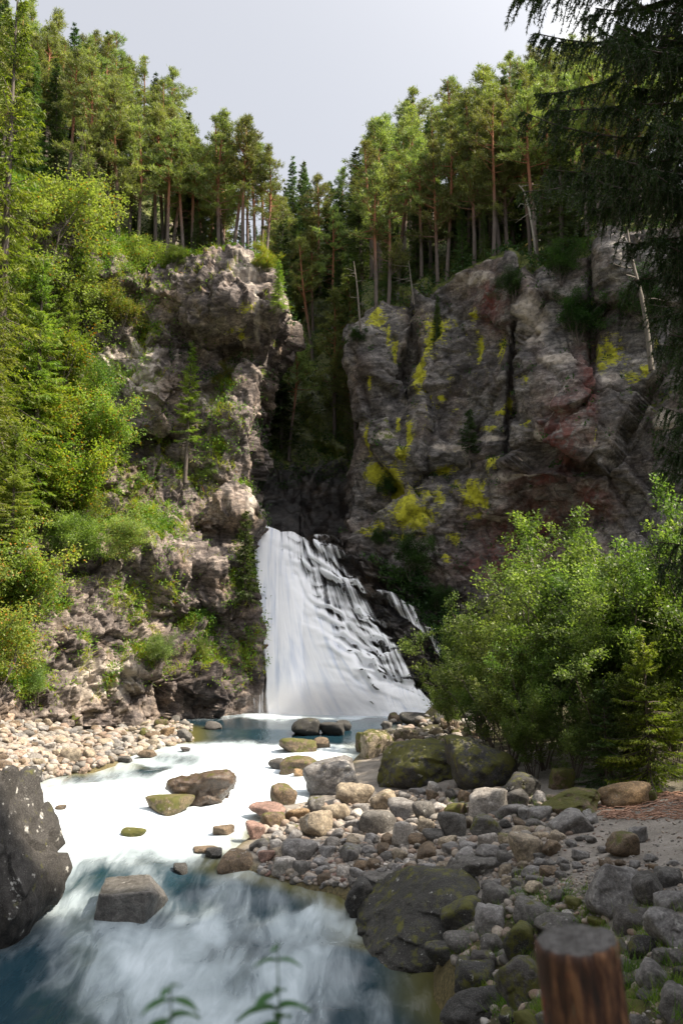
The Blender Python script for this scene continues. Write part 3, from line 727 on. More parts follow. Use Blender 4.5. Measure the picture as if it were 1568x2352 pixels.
def pine(seed, H=12.5, sparse=1.0, lean=.0, c0=None):
    g = R(seed); T = Geo()
    ph = g.rand() * 6.3; n = 16
    z = np.linspace(0, H * .97, n)
    bend = (z / H) ** 1.5 * lean
    ax = np.stack([np.cos(ph) * bend + .10 * np.sin(z * .5 + ph), np.sin(ph) * bend + .10 * np.cos(z * .43), z], -1)
    T.tube(ax, ip(z, [0, .5, H * .55, H], [.21, .16, .105, .015]), 7)
    C = []; D = []
    def at_(h): return np.array([ip(h, z, ax[:, k]) for k in range(3)])
    nb = int(34 * sparse); c0 = c0 or (.48 + .08 * g.rand())
    for i in range(nb):
        t = c0 + (1 - c0) * (i + g.rand() * .8) / nb
        h = t * H * .97; tt = (t - c0) / (1 - c0)
        Lb = (2.4 * (1 - tt ** 1.15) + .22) * (.55 + .6 * g.rand()) * (.75 + .5 * tt if tt < .3 else 1)
        a = g.rand() * 6.283; el = ip(tt, [0, .5, 1], [.05, .35, 1.0]) + g.normal() * .15
        b0 = at_(h); dirv = np.array([math.cos(a) * math.cos(el), math.sin(a) * math.cos(el), math.sin(el)])
        s = np.linspace(0, 1, 5)[:, None]
        pts = b0 + dirv * Lb * s + np.array([0, 0, .25 * Lb]) * s ** 2 * (1 - tt) + np.cumsum(g.normal(size=(5, 3)) * .05 * Lb, 0) * s
        T.tube(pts, .012 + .035 * (1 - s[:, 0]) * (.5 + Lb / 3), 4)
        nt = int(5 + Lb * 5.5)
        for k in range(nt):
            u = .35 + .65 * g.rand() ** .7; c = np.array([ip(u, s[:, 0], pts[:, q]) for q in range(3)])
            side = g.normal(size=3) * np.array([.30, .30, .14]) * (.4 + .5 * Lb * (1.15 - u)) ; c = c + side + np.array([0, 0, .05])
            m = 15
            dd = unit(g.normal(size=(m, 3)) + np.array([0, 0, .7]) + unit(dirv[None] * .5 + side[None]) * .6)
            C.append(c + g.normal(size=(m, 3)) * np.array([.10, .10, .07])); D.append(dd)
    # a few dead snags below the crown
    for i in range(7):
        h = H * (.22 + .30 * g.rand()); a = g.rand() * 6.283; L = .4 + .9 * g.rand()
        b0 = at_(h); e = b0 + np.array([math.cos(a), math.sin(a), .15 - .5 * g.rand()]) * L
        T.tube([b0, (b0 + e) / 2 + [0, 0, .05], e], [.022, .016, .006], 4)
    C = np.concatenate(C); D = np.concatenate(D)
    cr = blade_mesh('pine_crown', C, D, .20 + .12 * g.rand(len(C)), .055, M_PINE, g)
    return T.mesh('pine_trunk', M_BARKP), cr

def spruce(seed, H=12, Rm=2.0, mat=None, droop=.35, bare=.05, dens=1.0, size=1.0, dead=0, br_den=1.0):
    g = R(seed); T = Geo(); z = np.linspace(0, H, 8)
    T.tube(np.stack([0 * z, 0 * z, z], -1), ip(z, [0, H], [.016 * H, .01]), 7)
    C = []; D = []; h = H * bare
    while h < H * .985:
        t = h / H; Rr = Rm * (1 - t) ** .85 + .10
        nb = int(7 * br_den) if t < .9 else 5
        for i in range(nb):
            a = g.rand() * 6.283; Lb = Rr * (.62 + .5 * g.rand())
            s = np.linspace(0, 1, 6)
            rise = ip(t, [0, .5, 1], [-.25, .05, .9])
            zz = h + Lb * (rise * s - droop * s ** 1.3 * (1 - t) + .28 * s ** 3 * (1 - t)) + g.normal() * .08
            pts = np.stack([np.cos(a) * Lb * s, np.sin(a) * Lb * s, zz], -1)
            T.tube(pts, (.006 + .018 * (1 - s)) * (.5 + Lb / 2), 3)
            if t < dead and g.rand() < .85: continue
            m = int((8 + 26 * Lb / size) * dens)
            u = g.rand(m) ** .75
            c = np.stack([ip(u, s, pts[:, q]) for q in range(3)], -1)
            sd_ = g.choice([-1, 1], m) * g.rand(m) * .34 * Lb * (1.1 - u)
            c = c + np.stack([-np.sin(a) * sd_, np.cos(a) * sd_, -.25 * np.abs(sd_) - .02 * 0 * sd_], -1)
            dd = np.stack([np.cos(a) * .7 - np.sin(a) * np.sign(sd_) * .6, np.sin(a) * .7 + np.cos(a) * np.sign(sd_) * .6, np.full(m, -.35)], -1) + g.normal(size=(m, 3)) * .35
            C.append(c); D.append(dd)
        h += (.26 + .22 * g.rand()) * (1 if H < 14 else 1.25) * size ** .5
    C = np.concatenate(C); D = np.concatenate(D)
    cr = blade_mesh('spruce_crown', C, D, (.22 + .16 * g.rand(len(C))) * size, .085 * size, mat or M_SPRUCE, g)
    return T.mesh('spruce_trunk', M_BARKS), cr

def broadleaf(seed, H=6, Rr=2.6, stems=5, leaves=12000, leaf=.12, mat=None, bark=None, base_h=.15, clump=.34, wid=.6):
    g = R(seed); T = Geo(); tips = []
    def grow(p, d, L, r, lvl):
        n = 5; pts = [p]; q = p.copy(); dd = d.copy()
        for i in range(n):
            dd = unit(dd + g.normal(size=3) * .13 + np.array([0, 0, .05])); q = q + dd * L / n; pts.append(q.copy())
            if lvl >= 1: tips.append((q.copy(), dd.copy(), lvl))
        T.tube(pts, np.linspace(r, r * .45, n + 1), 5 if lvl < 2 else 3)
        if lvl < 3:
            for k in range(4 if lvl < 1 else 3):
                i = g.randint(2, n + 1); a = unit(g.normal(size=3) + np.array([0, 0, .25]))
                grow(pts[i], unit(dd * .8 + a * .9), L * (.45 + .2 * g.rand()), r * .5, lvl + 1)
    for k in range(stems):
        a = g.rand() * 6.283; sp = (.18 + .45 * g.rand()) * Rr / H * 1.6
        d = unit(np.array([math.cos(a) * sp, math.sin(a) * sp, 1.]))
        grow(np.array([math.cos(a), math.sin(a), 0]) * .12 * Rr * g.rand(), d, H * (.55 + .3 * g.rand()), .011 * H, 0)
    pts = np.array([t[0] for t in tips]); dr_ = np.array([t[1] for t in tips]); w_ = np.array([[0, .25, .8, 1.0][t[2]] for t in tips])
    pts[:, 2] = np.maximum(pts[:, 2], .1)
    k = g.choice(len(pts), leaves, p=w_ / w_.sum())
    C = pts[k] + g.normal(size=(leaves, 3)) * clump * np.array([1, 1, .7])
    C = C[C[:, 2] > base_h * .3]; k = len(C)
    D = unit(g.normal(size=(k, 3)) * .8 + unit(C - np.array([0, 0, H * .4])) * .5 + np.array([.25, 0, -.2]))
    cr = blade_mesh('leaf_crown', C, D, leaf * (.7 + .6 * g.rand(k)), leaf * wid, mat or M_LEAF, g, diamond=True, up=(0.2, 0, 1))
    return T.mesh('stems', bark or M_BARKS), cr

def plant(kind, meshes, loc, sc=1.0, rz=0., label=None, cat='tree', group=None, tilt=(0, 0), sz=None):
    e = link(kind, None, loc=loc, rot=(tilt[0], tilt[1], rz), scale=(sc, sc, (sz or 1) * sc))
    e.empty_display_size = .3
    link('trunk' if cat == 'tree' else 'stem', meshes[0], e); link('crown' if cat == 'tree' else 'foliage', meshes[1], e)
    tag(e, label, cat, group)
    return e

def orderword(i):
    w = ['first', 'second', 'third', 'fourth', 'fifth', 'sixth', 'seventh', 'eighth', 'ninth', 'tenth', 'eleventh', 'twelfth', 'thirteenth', 'fourteenth', 'fifteenth', 'sixteenth', 'seventeenth', 'eighteenth', 'nineteenth', 'twentieth']
    t = ['', '', 'twenty', 'thirty', 'forty', 'fifty', 'sixty', 'seventy', 'eighty', 'ninety']
    if i <= 20: return w[i - 1]
    if i < 100: return (t[i // 10] + '-' + w[i % 10 - 1]) if i % 10 else t[i // 10][:-1] + 'ieth'
    return 'hundred and ' + orderword(i - 100)

# ---- models
PINES = [pine(10 + i, 12.5, [1, .9, 1.15, .8, 1.05, .7][i], [.2, .5, .1, .9, .3, .6][i]) for i in range(6)]
PINEF = [pine(20 + i, 12.5, 1.45, .2, .20 + .06 * i) for i in range(3)]
SPRU = [spruce(30 + i, 12, [1.8, 1.4, 2.0][i], size=.8, dens=1.2) for i in range(3)]

def on_px(px, Y, bv):
    """tree foot on the slope seen at picture column px, Y metres away"""
    x = (px - CX) / FPX * Y * 1.0
    # vertical columns lean a little in the tilted view: solve for the foot
    h = None
    for _ in range(4):
        h = drop(x, Y, bv)
        if h[0] is None if h else True: return None
        f = Y * CA + h[0].z * SA; x = (px - CX) / FPX * f
    return h[0]

rg = R(77)
rows = []
# left spur: trees along the brink, then the rows behind
brink = [(205, 57.5), (238, 58.5), (268, 58), (300, 59.5), (322, 58.6), (352, 59.5), (378, 58.6), (398, 60.2), (418, 58.8), (446, 59.6), (470, 61.5), (497, 58.9), (512, 60.5), (538, 58.8), (556, 57.9), (566, 60), (590, 58.2), (604, 59.2), (615, 57.6)]
for i, (px, Y) in enumerate(brink):
    rows.append(('L', px, Y, (.92 if px < 560 else .78) * (.9 + .16 * rg.rand()), 'pine'))
for i in range(120):
    px = ip(rg.rand(), [0, .68, 1], [-190, 340, 540]); Y = ip(px, [-190, 300], [53, 59]) + rg.rand() ** .8 * 18
    if px > 430: Y = 61 + rg.rand() * 4
    rows.append(('L', px, Y, (.95 + .2 * rg.rand()) * ip(px, [-190, 100, 200, 330, 430, 540], [.80, .80, .78, .78, .95, .8]), 'pine' if rg.rand() < .8 else 'spruce'))
for px, Y, s_ in [(232, 74, 1.05), (262, 72, .8), (310, 72, .8), (40, 64, .9), (-60, 62, 1.0), (640, 72, .8)]:
    rows.append(('L', px, Y, s_, 'spruce'))
# right slope
for px, Y in [(815, 66), (835, 64), (862, 63), (890, 63.5), (915, 66), (948, 62), (965, 64), (985, 66), (1005, 63), (1030, 63), (1060, 65), (1085, 61), (1100, 63), (1132, 60.0), (1142, 61.2), (1152, 63), (1165, 61), (1180, 64), (1215, 60), (1228, 58.5), (1245, 62), (1262, 60),
              (1290, 58), (1315, 61), (1345, 57), (1380, 55.5), (1400, 58), (1420, 54.5), (1445, 57), (1470, 54), (1490, 57), (1520, 53), (1545, 56), (1580, 54), (1620, 52)]:
    rows.append(('R', px, Y, .92 + .16 * rg.rand(), 'pine' if rg.rand() < .93 else 'spruce'))
for i in range(105):
    px = 800 + 840 * rg.rand(); Y = ip(px, [800, 1560], [68, 60]) + 30 * rg.rand() ** 1.2
    rows.append(('R', px, Y, .9 + .3 * rg.rand(), 'pine' if rg.rand() < .66 else 'spruce'))
# gorge
for i in range(52):
    px = 615 + 250 * rg.rand(); Y = 73 + 27 * rg.rand()
    rows.append(('G', px, Y, .8 + .35 * rg.rand(), 'spruce' if rg.rand() < .65 else 'pine'))
for i in range(46):
    px = 820 + 780 * rg.rand(); rows.append(('R', px, ip(px, [800, 1560], [64, 52]) + 9 * rg.rand(), .28 + .3 * rg.rand(), 'spruce'))
for i in range(22):
    px = 180 + 460 * rg.rand(); rows.append(('L', px, 58.5 + 4 * rg.rand(), .16 + .22 * rg.rand(), 'spruce'))
placed = []
for side, px, Y, s_, kd in rows:
    bv = {'L': [BV_L], 'R': [BV_R], 'G': [BV_G]}[side]
    p = on_px(px, Y, bv)
    if p is None: continue
    if side == 'R' and proj(np.array(p))[1] > top_r(px) + 16 and Y < 70 and s_ > .6: continue
    if min([9] + [math.hypot(p.x - q[1].x, p.y - q[1].y) for q in placed]) < .55: continue
    placed.append((side, p, s_, kd, px))
where = {'L': 'on the sunlit spur above the left cliff', 'R': 'on the slope above the lichen cliff', 'G': 'on the dark slope at the head of the gorge'}
cnt = {}
fam = sorted(placed, key=lambda q: (q[0], q[3], q[4]))
tot = {}
for q in fam: tot[(q[0], q[3])] = tot.get((q[0], q[3]), 0) + 1
for side, p, s_, kd, px in fam:
    k = (side, kd); cnt[k] = cnt.get(k, 0) + 1
    ms = (PINEF[rg.randint(3)] if (side == 'L' and px < 330 and rg.rand() < .7) or rg.rand() < .30 else PINES[rg.randint(6)]) if kd == 'pine' else SPRU[rg.randint(3)]
    look = {'pine': 'bare-trunked reddish pine', 'spruce': 'narrow dark spruce'}[kd]
    wh = {'L': 'on the spur above the left cliff', 'R': 'above the lichen cliff', 'G': 'at the gorge head'}[side]
    lab = f"{look} {wh}, {orderword(cnt[k])} from the left"
    tl = (rg.normal() * .025, rg.normal() * .025)
    plant(kd + '_tree', ms, (p.x, p.y, p.z - .15), s_, rg.rand() * 6.28, lab, 'tree', f'{kd}s {where[side]}', tl)

# ---- leafy thickets and conifers on the left slope
LB = [broadleaf(60, 6.0, 2.8, 6, 15000, .17, M_LEAFY, clump=.30), broadleaf(61, 5.0, 2.6, 7, 14000, .16, M_LEAFL, clump=.28), broadleaf(62, 5.5, 2.6, 6, 14000, .16, M_LEAF, clump=.3)]
SL = [spruce(80, 15, 2.7, M_SPRUCEL, .6, size=.62, dens=1.5), spruce(81, 9, 2.0, M_SPRUCEL, .5, size=.55, dens=1.5)]
left_items = [  # px, py(foot), kind, scale, metres in front of the face, label
    (-15, 1130, 'S0', 1.5, 3.5, 'tallest spruce at the left edge, bright green, rising above every other crown'),
    (75, 1190, 'S0', 1.05, 2.5, 'broad sunlit spruce just right of the tallest one at the left edge'),
    (-60, 1330, 'S0', 1.2, 3, 'yellow-green spruce cut by the left edge of the view, lowest of the big ones'),
    (20, 1390, 'S1', 1.0, 2.5, 'small yellow-green spruce standing low at the left edge above the stones'),
    (150, 960, 'S1', .9, 1.2, 'mid-sized light green spruce between the tall spruces and the bare rock'),
    (110, 600, 'B1', 1.15, 1.5, 'pale yellow willow crown high beside the tall left spruces'),
    (225, 790, 'B1', 1.05, 1.0, 'pale silvery tree leaning out below the pines on the left slope'),
    (325, 640, 'B1', .62, .6, 'pale young tree at the brink left of the bare clifftop'),
    (160, 800, 'B2', .95, 1.0, 'green leafy tree below the pale silvery tree on the left slope'),
    (270, 770, 'B0', .55, .5, 'yellow-green bush at the left end of the overhanging rock'),
    (250, 960, 'B2', .62, .6, 'round leafy bush on bare rock left of the pinkish face'),
    (130, 1060, 'B0', 1.0, 1.2, 'wide golden-green thicket in the middle of the left slope'),
    (230, 1090, 'B0', .80, 1.0, 'golden-green thicket touching the dark rock hollow'),
    (90, 1230, 'B0', .95, 1.6, 'golden thicket below the middle of the left slope'),
    (190, 1220, 'B0', .62, .8, 'low yellowish bush above the grassy ledge'),
    (255, 1290, 'B1', .50, .6, 'pale round bush hanging over the ledge end'),
    (150, 1310, 'B2', .55, .8, 'green bush on the lip above the blocky lower cliff'),
    (40, 1470, 'B0', .8, 1.5, 'yellow-green bush at the left edge above the stony bank'),
    (-20, 1600, 'B0', .75, 1.4, 'yellow bush low at the left edge beside the stony bank'),
    (85, 1610, 'B2', .34, .8, 'low bright green herb bush at the foot of the left cliff'),
    (480, 1110, 'B2', .28, .5, 'small green bush on the mossy shelf near the cliff corner'),
    (512, 890, 'B0', .25, .3, 'tiny olive bush on the ledge under the overhang'),
    (300, 1250, 'B1', .35, .5, 'small pale bush at the right end of the grassy ledge'),
    (530, 1415, 'B2', .42, .7, 'dark green bush beside the drooping spruce at the left of the falls'),
    (470, 1520, 'B2', .26, .6, 'bright low bush on the wet rock left of the falls base'),
    (360, 1525, 'B2', .30, .5, 'dark low bush in the shaded hollow of the lower cliff'),
    (395, 615, 'B2', .30, -1.0, 'small shrub on the moss at the clifftop between two pines'),
    (600, 1130 - 500, 'B0', .30, .2, 'little shrub on the very tip of the clifftop'),
    (640, 700, 'S1', .36, -.6, 'small spruce clinging behind the overhanging corner'),
]
for px, py, kd, sc_, off, lab in left_items:
    h = cast(px, py, [BV_L])
    if h is None: continue
    p = h[0] - ray(px, py) * max(off, 0) * .45
    ms = {'S0': SL[0], 'S1': SL[1], 'B0': LB[0], 'B1': LB[1], 'B2': LB[2]}[kd]
    if kd[0] == 'S': plant('spruce_tree', ms, (p.x, p.y, p.z - .2), sc_, rg.rand() * 6.28, lab, 'tree', sz=1.36 if px == -15 else 1)
    else: plant('leafy_bush', ms, (p.x, p.y, p.z - .25), sc_, rg.rand() * 6.28, lab, 'bush', tilt=(.25, .15))
# dark drooping spruce left of the falls, the thin one on the cliff, the one on the right cliff
h = cast(562, 1375, [BV_L]); q = h[0] - ray(562, 1375) * .9
plant('spruce_tree', spruce(90, 5.4, 1.1, M_SPRUCE, .55, size=.7, dens=1.2), q, 1, 0, 'dark drooping spruce pressed against the rock at the left of the falls', 'tree')
h = cast(425, 1110, [BV_L]); q = h[0] - ray(425, 1110) * .8
plant('spruce_tree', spruce(91, 9.2, 1.35, M_SPRUCEL, .3, bare=.25, dead=.42, size=.6, dens=1.3, br_den=.9), q, 1, 0, 'thin half-bare spruce in front of the pinkish rock face', 'tree', tilt=(0, .03))
h = cast(1078, 1075, [BV_R]); q = h[0] - ray(1078, 1075) * .6
plant('spruce_tree', spruce(92, 4.0, 1.0, M_SPRUCED, .3, bare=.30, size=.8), q, 1, 0, 'small dark spruce growing on the middle of the lichen cliff', 'tree')
shade_b = []
for px, py, s_, lab in [(895, 1150, .30, 'dark bush in the cleft near the left edge of the lichen cliff'), (1330, 790, .55, 'dark bush in the shadow high on the right cliff'), (945, 1330, .46, 'blue-green bush on the slope right above the cascade'), (1010, 1420, .34, 'dark bush at the foot of the lichen cliff, lowest by the cascade'),
                        (820, 790, .22, 'small dark bush at the top left corner of the lichen cliff'), (870, 1260, .24, 'low dark bush at the crest of the falls, right side'), (1500, 760, .6, 'dark bush near the right edge high on the cliff'), (1180, 690, .35, 'dark bush at the top of the crevice in the right cliff'), (1290, 650, .45, 'dark bush on the brink between two pillars of the right cliff')]:
    h = cast(px, py, [BV_R, bvh_of(GF)] if py > 1240 else [BV_R])
    q = h[0] - ray(px, py) * .3
    shade_b.append((q.copy(), s_, lab))

# ---- ground cover that nobody could count: herbs and grass
def scatter_on(G, Nn, weight, n, g, skip=1):
    C_ = (G[:-1, :-1] + G[1:, 1:]) / 2
    a = np.linalg.norm(np.cross(G[:-1, 1:] - G[:-1, :-1], G[1:, :-1] - G[:-1, :-1]), axis=-1)
    wt = (a * weight[:-1, :-1]).ravel(); wt = wt / wt.sum()
    i = g.choice(len(wt), n, p=wt)
    return C_.reshape(-1, 3)[i], Nn[:-1, :-1].reshape(-1, 3)[i]
g = R(5)
nL = outward(GL); fac = (GL[..., 1] < 60)
wg = np.clip(vegL, 0, 1) ** 1.5 * sstep(-.25, .45, nL[..., 2] + .12) * (.25 + sstep(-.1, .25, fbm(GL * .5, 3, 600)))
c, nn = scatter_on(GL, nL, wg * fac + .02 * sstep(.2, .6, nL[..., 2]) * fac, 8000, g)
m = 13
CC = np.repeat(c, m, 0) + g.normal(size=(len(c) * m, 3)) * .10; DD = np.repeat(nn, m, 0) * .4 + np.array([0, -.15, .35]) + g.normal(size=(len(CC), 3)) * .5
DD[:, 2] = np.where(g.rand(len(DD)) < .45, DD[:, 2] - .9, DD[:, 2])
tag(link('grass', blade_mesh('grass', CC, DD, .24 + .30 * g.rand(len(CC)), .038, M_GRASS, g)), 'yellow-green grass tufts hanging from the ledges of the sunlit cliff', 'grass', kind='stuff')
c, nn = scatter_on(GL, nL, wg * fac * (GL[..., 0] < 0) + .008 * sstep(.2, .6, nL[..., 2]) * fac, 6500, g)
m = 16
CC = np.repeat(c, m, 0) + g.normal(size=(len(c) * m, 3)) * np.array([.22, .22, .16]) + np.repeat(nn, m, 0) * .2
DD = g.normal(size=(len(CC), 3)) + np.array([0, 0, .2])
tag(link('herbs', blade_mesh('herbs', CC, DD, .12 + .08 * g.rand(len(CC)), .085, M_HERB, g, diamond=True)), 'leafy herbs covering the ledges of the sunlit cliff', 'herbs', kind='stuff')
# undergrowth on the wooded slopes
CC = []
for G_, w_, n in ((GL, (GL[..., 1] > 57.3) & (nL[..., 2] > .4), 1700), (GR, (np.arange(GR.shape[0])[:, None] < 70) * np.ones(GR.shape[1])[None] , 2600), (GG, (PYg < 1120) * 1.0 * (GG[..., 1] < 105), 2400), (GR, (moss[..., :] * 0 + 1) * sstep(.3, .6, NR[..., 2]) * .5 + .9 * patches(*proj(GR)[:2], [(930, 860, 25, 60), (1340, 720, 30, 60), (1500, 900, 60, 100), (860, 1000, 16, 60), (1300, 640, 80, 20)]), 800), (GF, dry * (Sff > .02), 900)):
    c, nn = scatter_on(G_, outward(G_), np.asarray(w_, float), n, g)
    hgt = .5 if n > 1000 else .2
    CC.append(np.repeat(c, 18, 0) + g.normal(size=(n * 18, 3)) * np.array([.35, .35, .22]) * (1 if n > 1000 else .55) + np.array([0, 0, hgt]) * g.rand(n * 18, 1))
CC = np.concatenate(CC)
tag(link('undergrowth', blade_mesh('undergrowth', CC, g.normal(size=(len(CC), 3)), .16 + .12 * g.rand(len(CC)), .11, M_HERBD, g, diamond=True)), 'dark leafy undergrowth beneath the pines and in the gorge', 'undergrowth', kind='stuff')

# ---- thicket of young broadleaf trees on the right bank
RB = [broadleaf(70, 7.0, 2.9, 5, 24000, .15, M_LEAF, M_BARKB, clump=.15), broadleaf(71, 6.0, 3.0, 7, 22000, .14, M_LEAF, clump=.15), broadleaf(72, 5.0, 2.6, 6, 20000, .14, M_LEAF, clump=.14, wid=.4)]
LBD = broadleaf(63, 5.5, 2.6, 6, 12000, .18, M_HERBD, clump=.28)
for i, (px, Y, k, s_, rz, lab) in enumerate([
        (1415, 31, 0, .86, .3, 'tall leafy sapling with pale trunk, highest in the middle of the right bank thicket'),
        (1290, 32.5, 1, .84, 1.2, 'broad leafy shrub left of the pale-trunked sapling'),
        (1180, 35, 2, .98, 2.2, 'loose pale-green shrub nearest the waterfall'),
        (1080, 40, 1, .80, 4.2, 'low shrub at the left end of the thicket, over the pool edge'),
        (1520, 30, 1, .90, 3.0, 'dense shrub at the right edge of the thicket'),
        (1640, 33, 0, .98, 5.0, 'tall leafy tree cut by the right edge of the view'),
        (1240, 30, 2, .72, .9, 'low shrub in the dark middle of the thicket'),
        (1370, 28.6, 1, .68, 5.5, 'low shrub in front, under the pale-trunked sapling'),
        (1325, 36, 0, 1.06, 2.5, 'slender young tree with a leaning tip behind the thicket'),
        (1160, 31.5, 1, .62, 3.9, 'low dark shrub beside the mossy boulders'),
        (1215, 29, 1, .36, 1.9, 'knee-high shrub at the foot of the thicket, left end'),
        (1300, 28.6, 2, .40, 4.9, 'knee-high shrub at the foot of the thicket, behind the yellow-topped boulder'),
        (1420, 28, 1, .40, 2.9, 'knee-high shrub left of the young sunlit spruce'),
        (1540, 27.5, 2, .42, .5, 'knee-high shrub right of the young sunlit spruce'),
        (1035, 43, 1, .38, 2.1, 'low shrub at the waterside corner beside the falls'),
        (1130, 34, 1, .45, 1.1, 'small shrub above the huge rusty boulder'),
        (1470, 29.5, 1, .8, 1.7, 'waist-high shrub in the dark gap behind the sunlit spruce')]):
    x = (px - CX) / FPX * Y
    h = drop(x, Y, [BV_0]); z = h[0].z
    plant('leafy_bush', RB[k], (x, Y, z - .1), s_, rz, lab, 'bush', 'thicket on the right bank')
SB = spruce(95, 4.6, 1.7, M_SPRUCEL, .35, size=.5, dens=1.5)
SB2 = spruce(96, 4.0, 1.5, M_SPRUCE, .35, size=.5, dens=1.5)
for px, Y, m_, s_, lab in [(1470, 26.8, SB, .95, 'bushy young spruce catching the sun at the lower right of the thicket'), (1375, 27.5, SB2, .8, 'dark young spruce at the foot of the thicket')]:
    x = (px - CX) / FPX * Y; h = drop(x, Y, [BV_0])
    plant('spruce_tree', m_, (x, Y, h[0].z - .1), s_, 1, lab, 'tree')

# ---- near spruce whose hanging boughs close the upper right corner
def near_spruce(seed, H, x_reach, n_b, z0, z1, adir, spread, reach):
    g = R(seed); T = Geo(); z = np.linspace(0, H, 10)
    T.tube(np.stack([.05 * np.sin(z), 0 * z, z], -1), ip(z, [0, H], [.26, .03]), 9)
    C = []; D = []; Lg = []
    for i in range(n_b):
        h = z0 + (z1 - z0) * (i + g.rand()) / n_b
        a = adir + g.normal() * spread; Lb = x_reach * ip(h, reach[0], reach[1]) * (.5 + .55 * g.rand()); dr = g.normal() * .22
        s = np.linspace(0, 1, 8)
        pts = np.stack([np.cos(a) * Lb * s, np.sin(a) * Lb * s, h - (.30 + dr) * Lb * s + .22 * Lb * s ** 3], -1) + np.cumsum(g.normal(size=(8, 3)) * .03, 0)
        T.tube(pts, .010 + .022 * (1 - s), 5)
        nt = int(Lb * 26)
        for k in range(nt):
            u = .12 + .88 * g.rand(); c0 = np.array([ip(u, s, pts[:, q]) for q in range(3)])
            sa = a + g.choice([-1, 1]) * (.5 + .5 * g.rand()); Ls = (.15 + .5 * g.rand() * (1.15 - u)) ; Lh = (.2 + .75 * g.rand() ** 1.3) * (.55 + .6 * (1 - u))
            n = 5; ss = np.linspace(0, 1, n)
            tp = c0 + np.stack([np.cos(sa) * Ls * ss, np.sin(sa) * Ls * ss, -Lh * ss ** 1.4], -1)
            T.tube(tp, np.full(n, .005), 3)
            m = int(26 + 50 * (Ls + Lh)); uu = g.rand(m)
            cc = np.stack([ip(uu, ss, tp[:, q]) for q in range(3)], -1)
            tdir = unit(np.stack([ip(uu, ss, np.gradient(tp[:, q])) for q in range(3)], -1))
            C.append(cc); D.append(tdir * .8 + unit(g.normal(size=(m, 3))) * .9)
    C = np.concatenate(C); D = np.concatenate(D)
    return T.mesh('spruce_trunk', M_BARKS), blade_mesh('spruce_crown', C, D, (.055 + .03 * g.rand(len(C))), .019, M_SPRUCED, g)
A = near_spruce(200, 30, 4.3, 78, 7.0, 19.5, math.pi + .1, .5, ([5, 9.6, 11, 12.3, 13, 19], [.30, .36, .60, .92, 1.0, .95]))
h = drop(6.9, 14.5, [BV_0]); plant('spruce_tree', A, (7.15, 14.5, h[0].z - .3), 1, 0, 'near dark spruce whose hanging boughs fill the upper right corner', 'tree')
A2 = near_spruce(201, 20, 2.3, 46, 2.5, 12, math.pi, .8, ([0, 12, 20], [1, .9, .3]))
h = drop(8.6, 17.6, [BV_0]); plant('spruce_tree', A2, (8.6, 17.6, h[0].z - .3), 1.05, 0, 'dark spruce at the right edge behind the near hanging boughs', 'tree')
# the wood on the near right flank (mostly outside the view) that shades the foreground
BIGS = spruce(97, 17, 3.0, M_SPRUCE, .4, size=1.6, dens=.75)
k = 0
for x, Y in [(11.8, 14), (12.5, 11), (11.5, 7), (14.5, 15), (15, 13.5), (15.5, 9), (14.5, 4), (18.5, 15.5), (18.5, 12), (19, 7), (21, 15), (22, 10), (24, 16), (25, 13), (27, 8), (27, 17.5), (33, 20.5), (28, 16), (13, 0), (18, 2), (16, 13.5), (22.5, 15.5), (17, 5), (20, 10), (33, 19), (33, 13)]:
    h = drop(x, Y, [BV_0]); k += 1
    plant('spruce_tree', BIGS, (x, Y, h[0].z - .3), 1.15 + .3 * rg.rand(), rg.rand() * 6, f'large spruce in the wood on the near right flank, {orderword(k)} of them', 'tree', 'spruces on the near right flank')

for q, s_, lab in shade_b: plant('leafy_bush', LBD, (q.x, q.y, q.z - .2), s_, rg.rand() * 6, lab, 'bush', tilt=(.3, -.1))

M_BARKD = mat_bark('dead_bark', (.07, .06, .05), (.20, .18, .155))
# bare dead trunks among the pines and leaning over the right cliff
def snag(seed, pts, r0, nbr=7):
    g = R(seed); T = Geo(); pts = np.array(pts, float); n = len(pts)
    u = np.linspace(0, n - 1, 14); q = np.stack([ip(u, np.arange(n), pts[:, k]) for k in range(3)], -1); q = smooth_grid(q[:, None].repeat(3, 1), 3)[:, 1]
    T.tube(q, np.linspace(r0, r0 * .3, 14), 7)
    L = Geo()
    for i in range(nbr):
        k = g.randint(4, 13); a = g.rand() * 6.28; l = .5 + 1.3 * g.rand(); e = q[k] + np.array([math.cos(a), math.sin(a) * .6, .3 - .7 * g.rand()]) * l
        L.tube([q[k], (q[k] + e) / 2 + g.normal(size=3) * .12, e], [r0 * .28, r0 * .2, .008], 5)
    return T, L
for i, (Y, pp, r0, lab) in enumerate([
        (58.5, [(1236, 630), (1222, 520), (1205, 440), (1190, 425)], .12, 'crooked pale dead trunk beside the thick pines above the crevice'),
        (54.0, [(1422, 535), (1425, 450), (1412, 350), (1408, 300)], .13, 'grey dead trunk standing on the mossy pillar of the right cliff'),
        (46.5, [(1495, 850), (1478, 700), (1450, 600), (1438, 520)], .16, 'long bare trunk leaning left across the face of the right cliff'),
        (56.0, [(1385, 580), (1378, 480), (1362, 400)], .11, 'thin straight bare trunk left of the mossy pillar'),
        (62.0, [(950, 700), (943, 640), (938, 600)], .08, 'short bare trunk at the top left of the lichen cliff'),
        (61.5, [(828, 762), (820, 660), (812, 600)], .09, 'slim pale trunk rising past the left corner of the lichen cliff')]):
    base = P(*pp[0], Y); T, L = snag(400 + i, [P(a_, b_, Y) - base for a_, b_ in pp], r0)
    e = link('dead_tree', None, loc=base)
    link('trunk', T.mesh('dead_trunk', M_BARKB if i == 0 else M_BARKD), e); link('branches', L.mesh('dead_branches', M_BARKB if i == 0 else M_BARKD), e)
    tag(e, lab, 'dead tree', 'dead trunks on the right side')
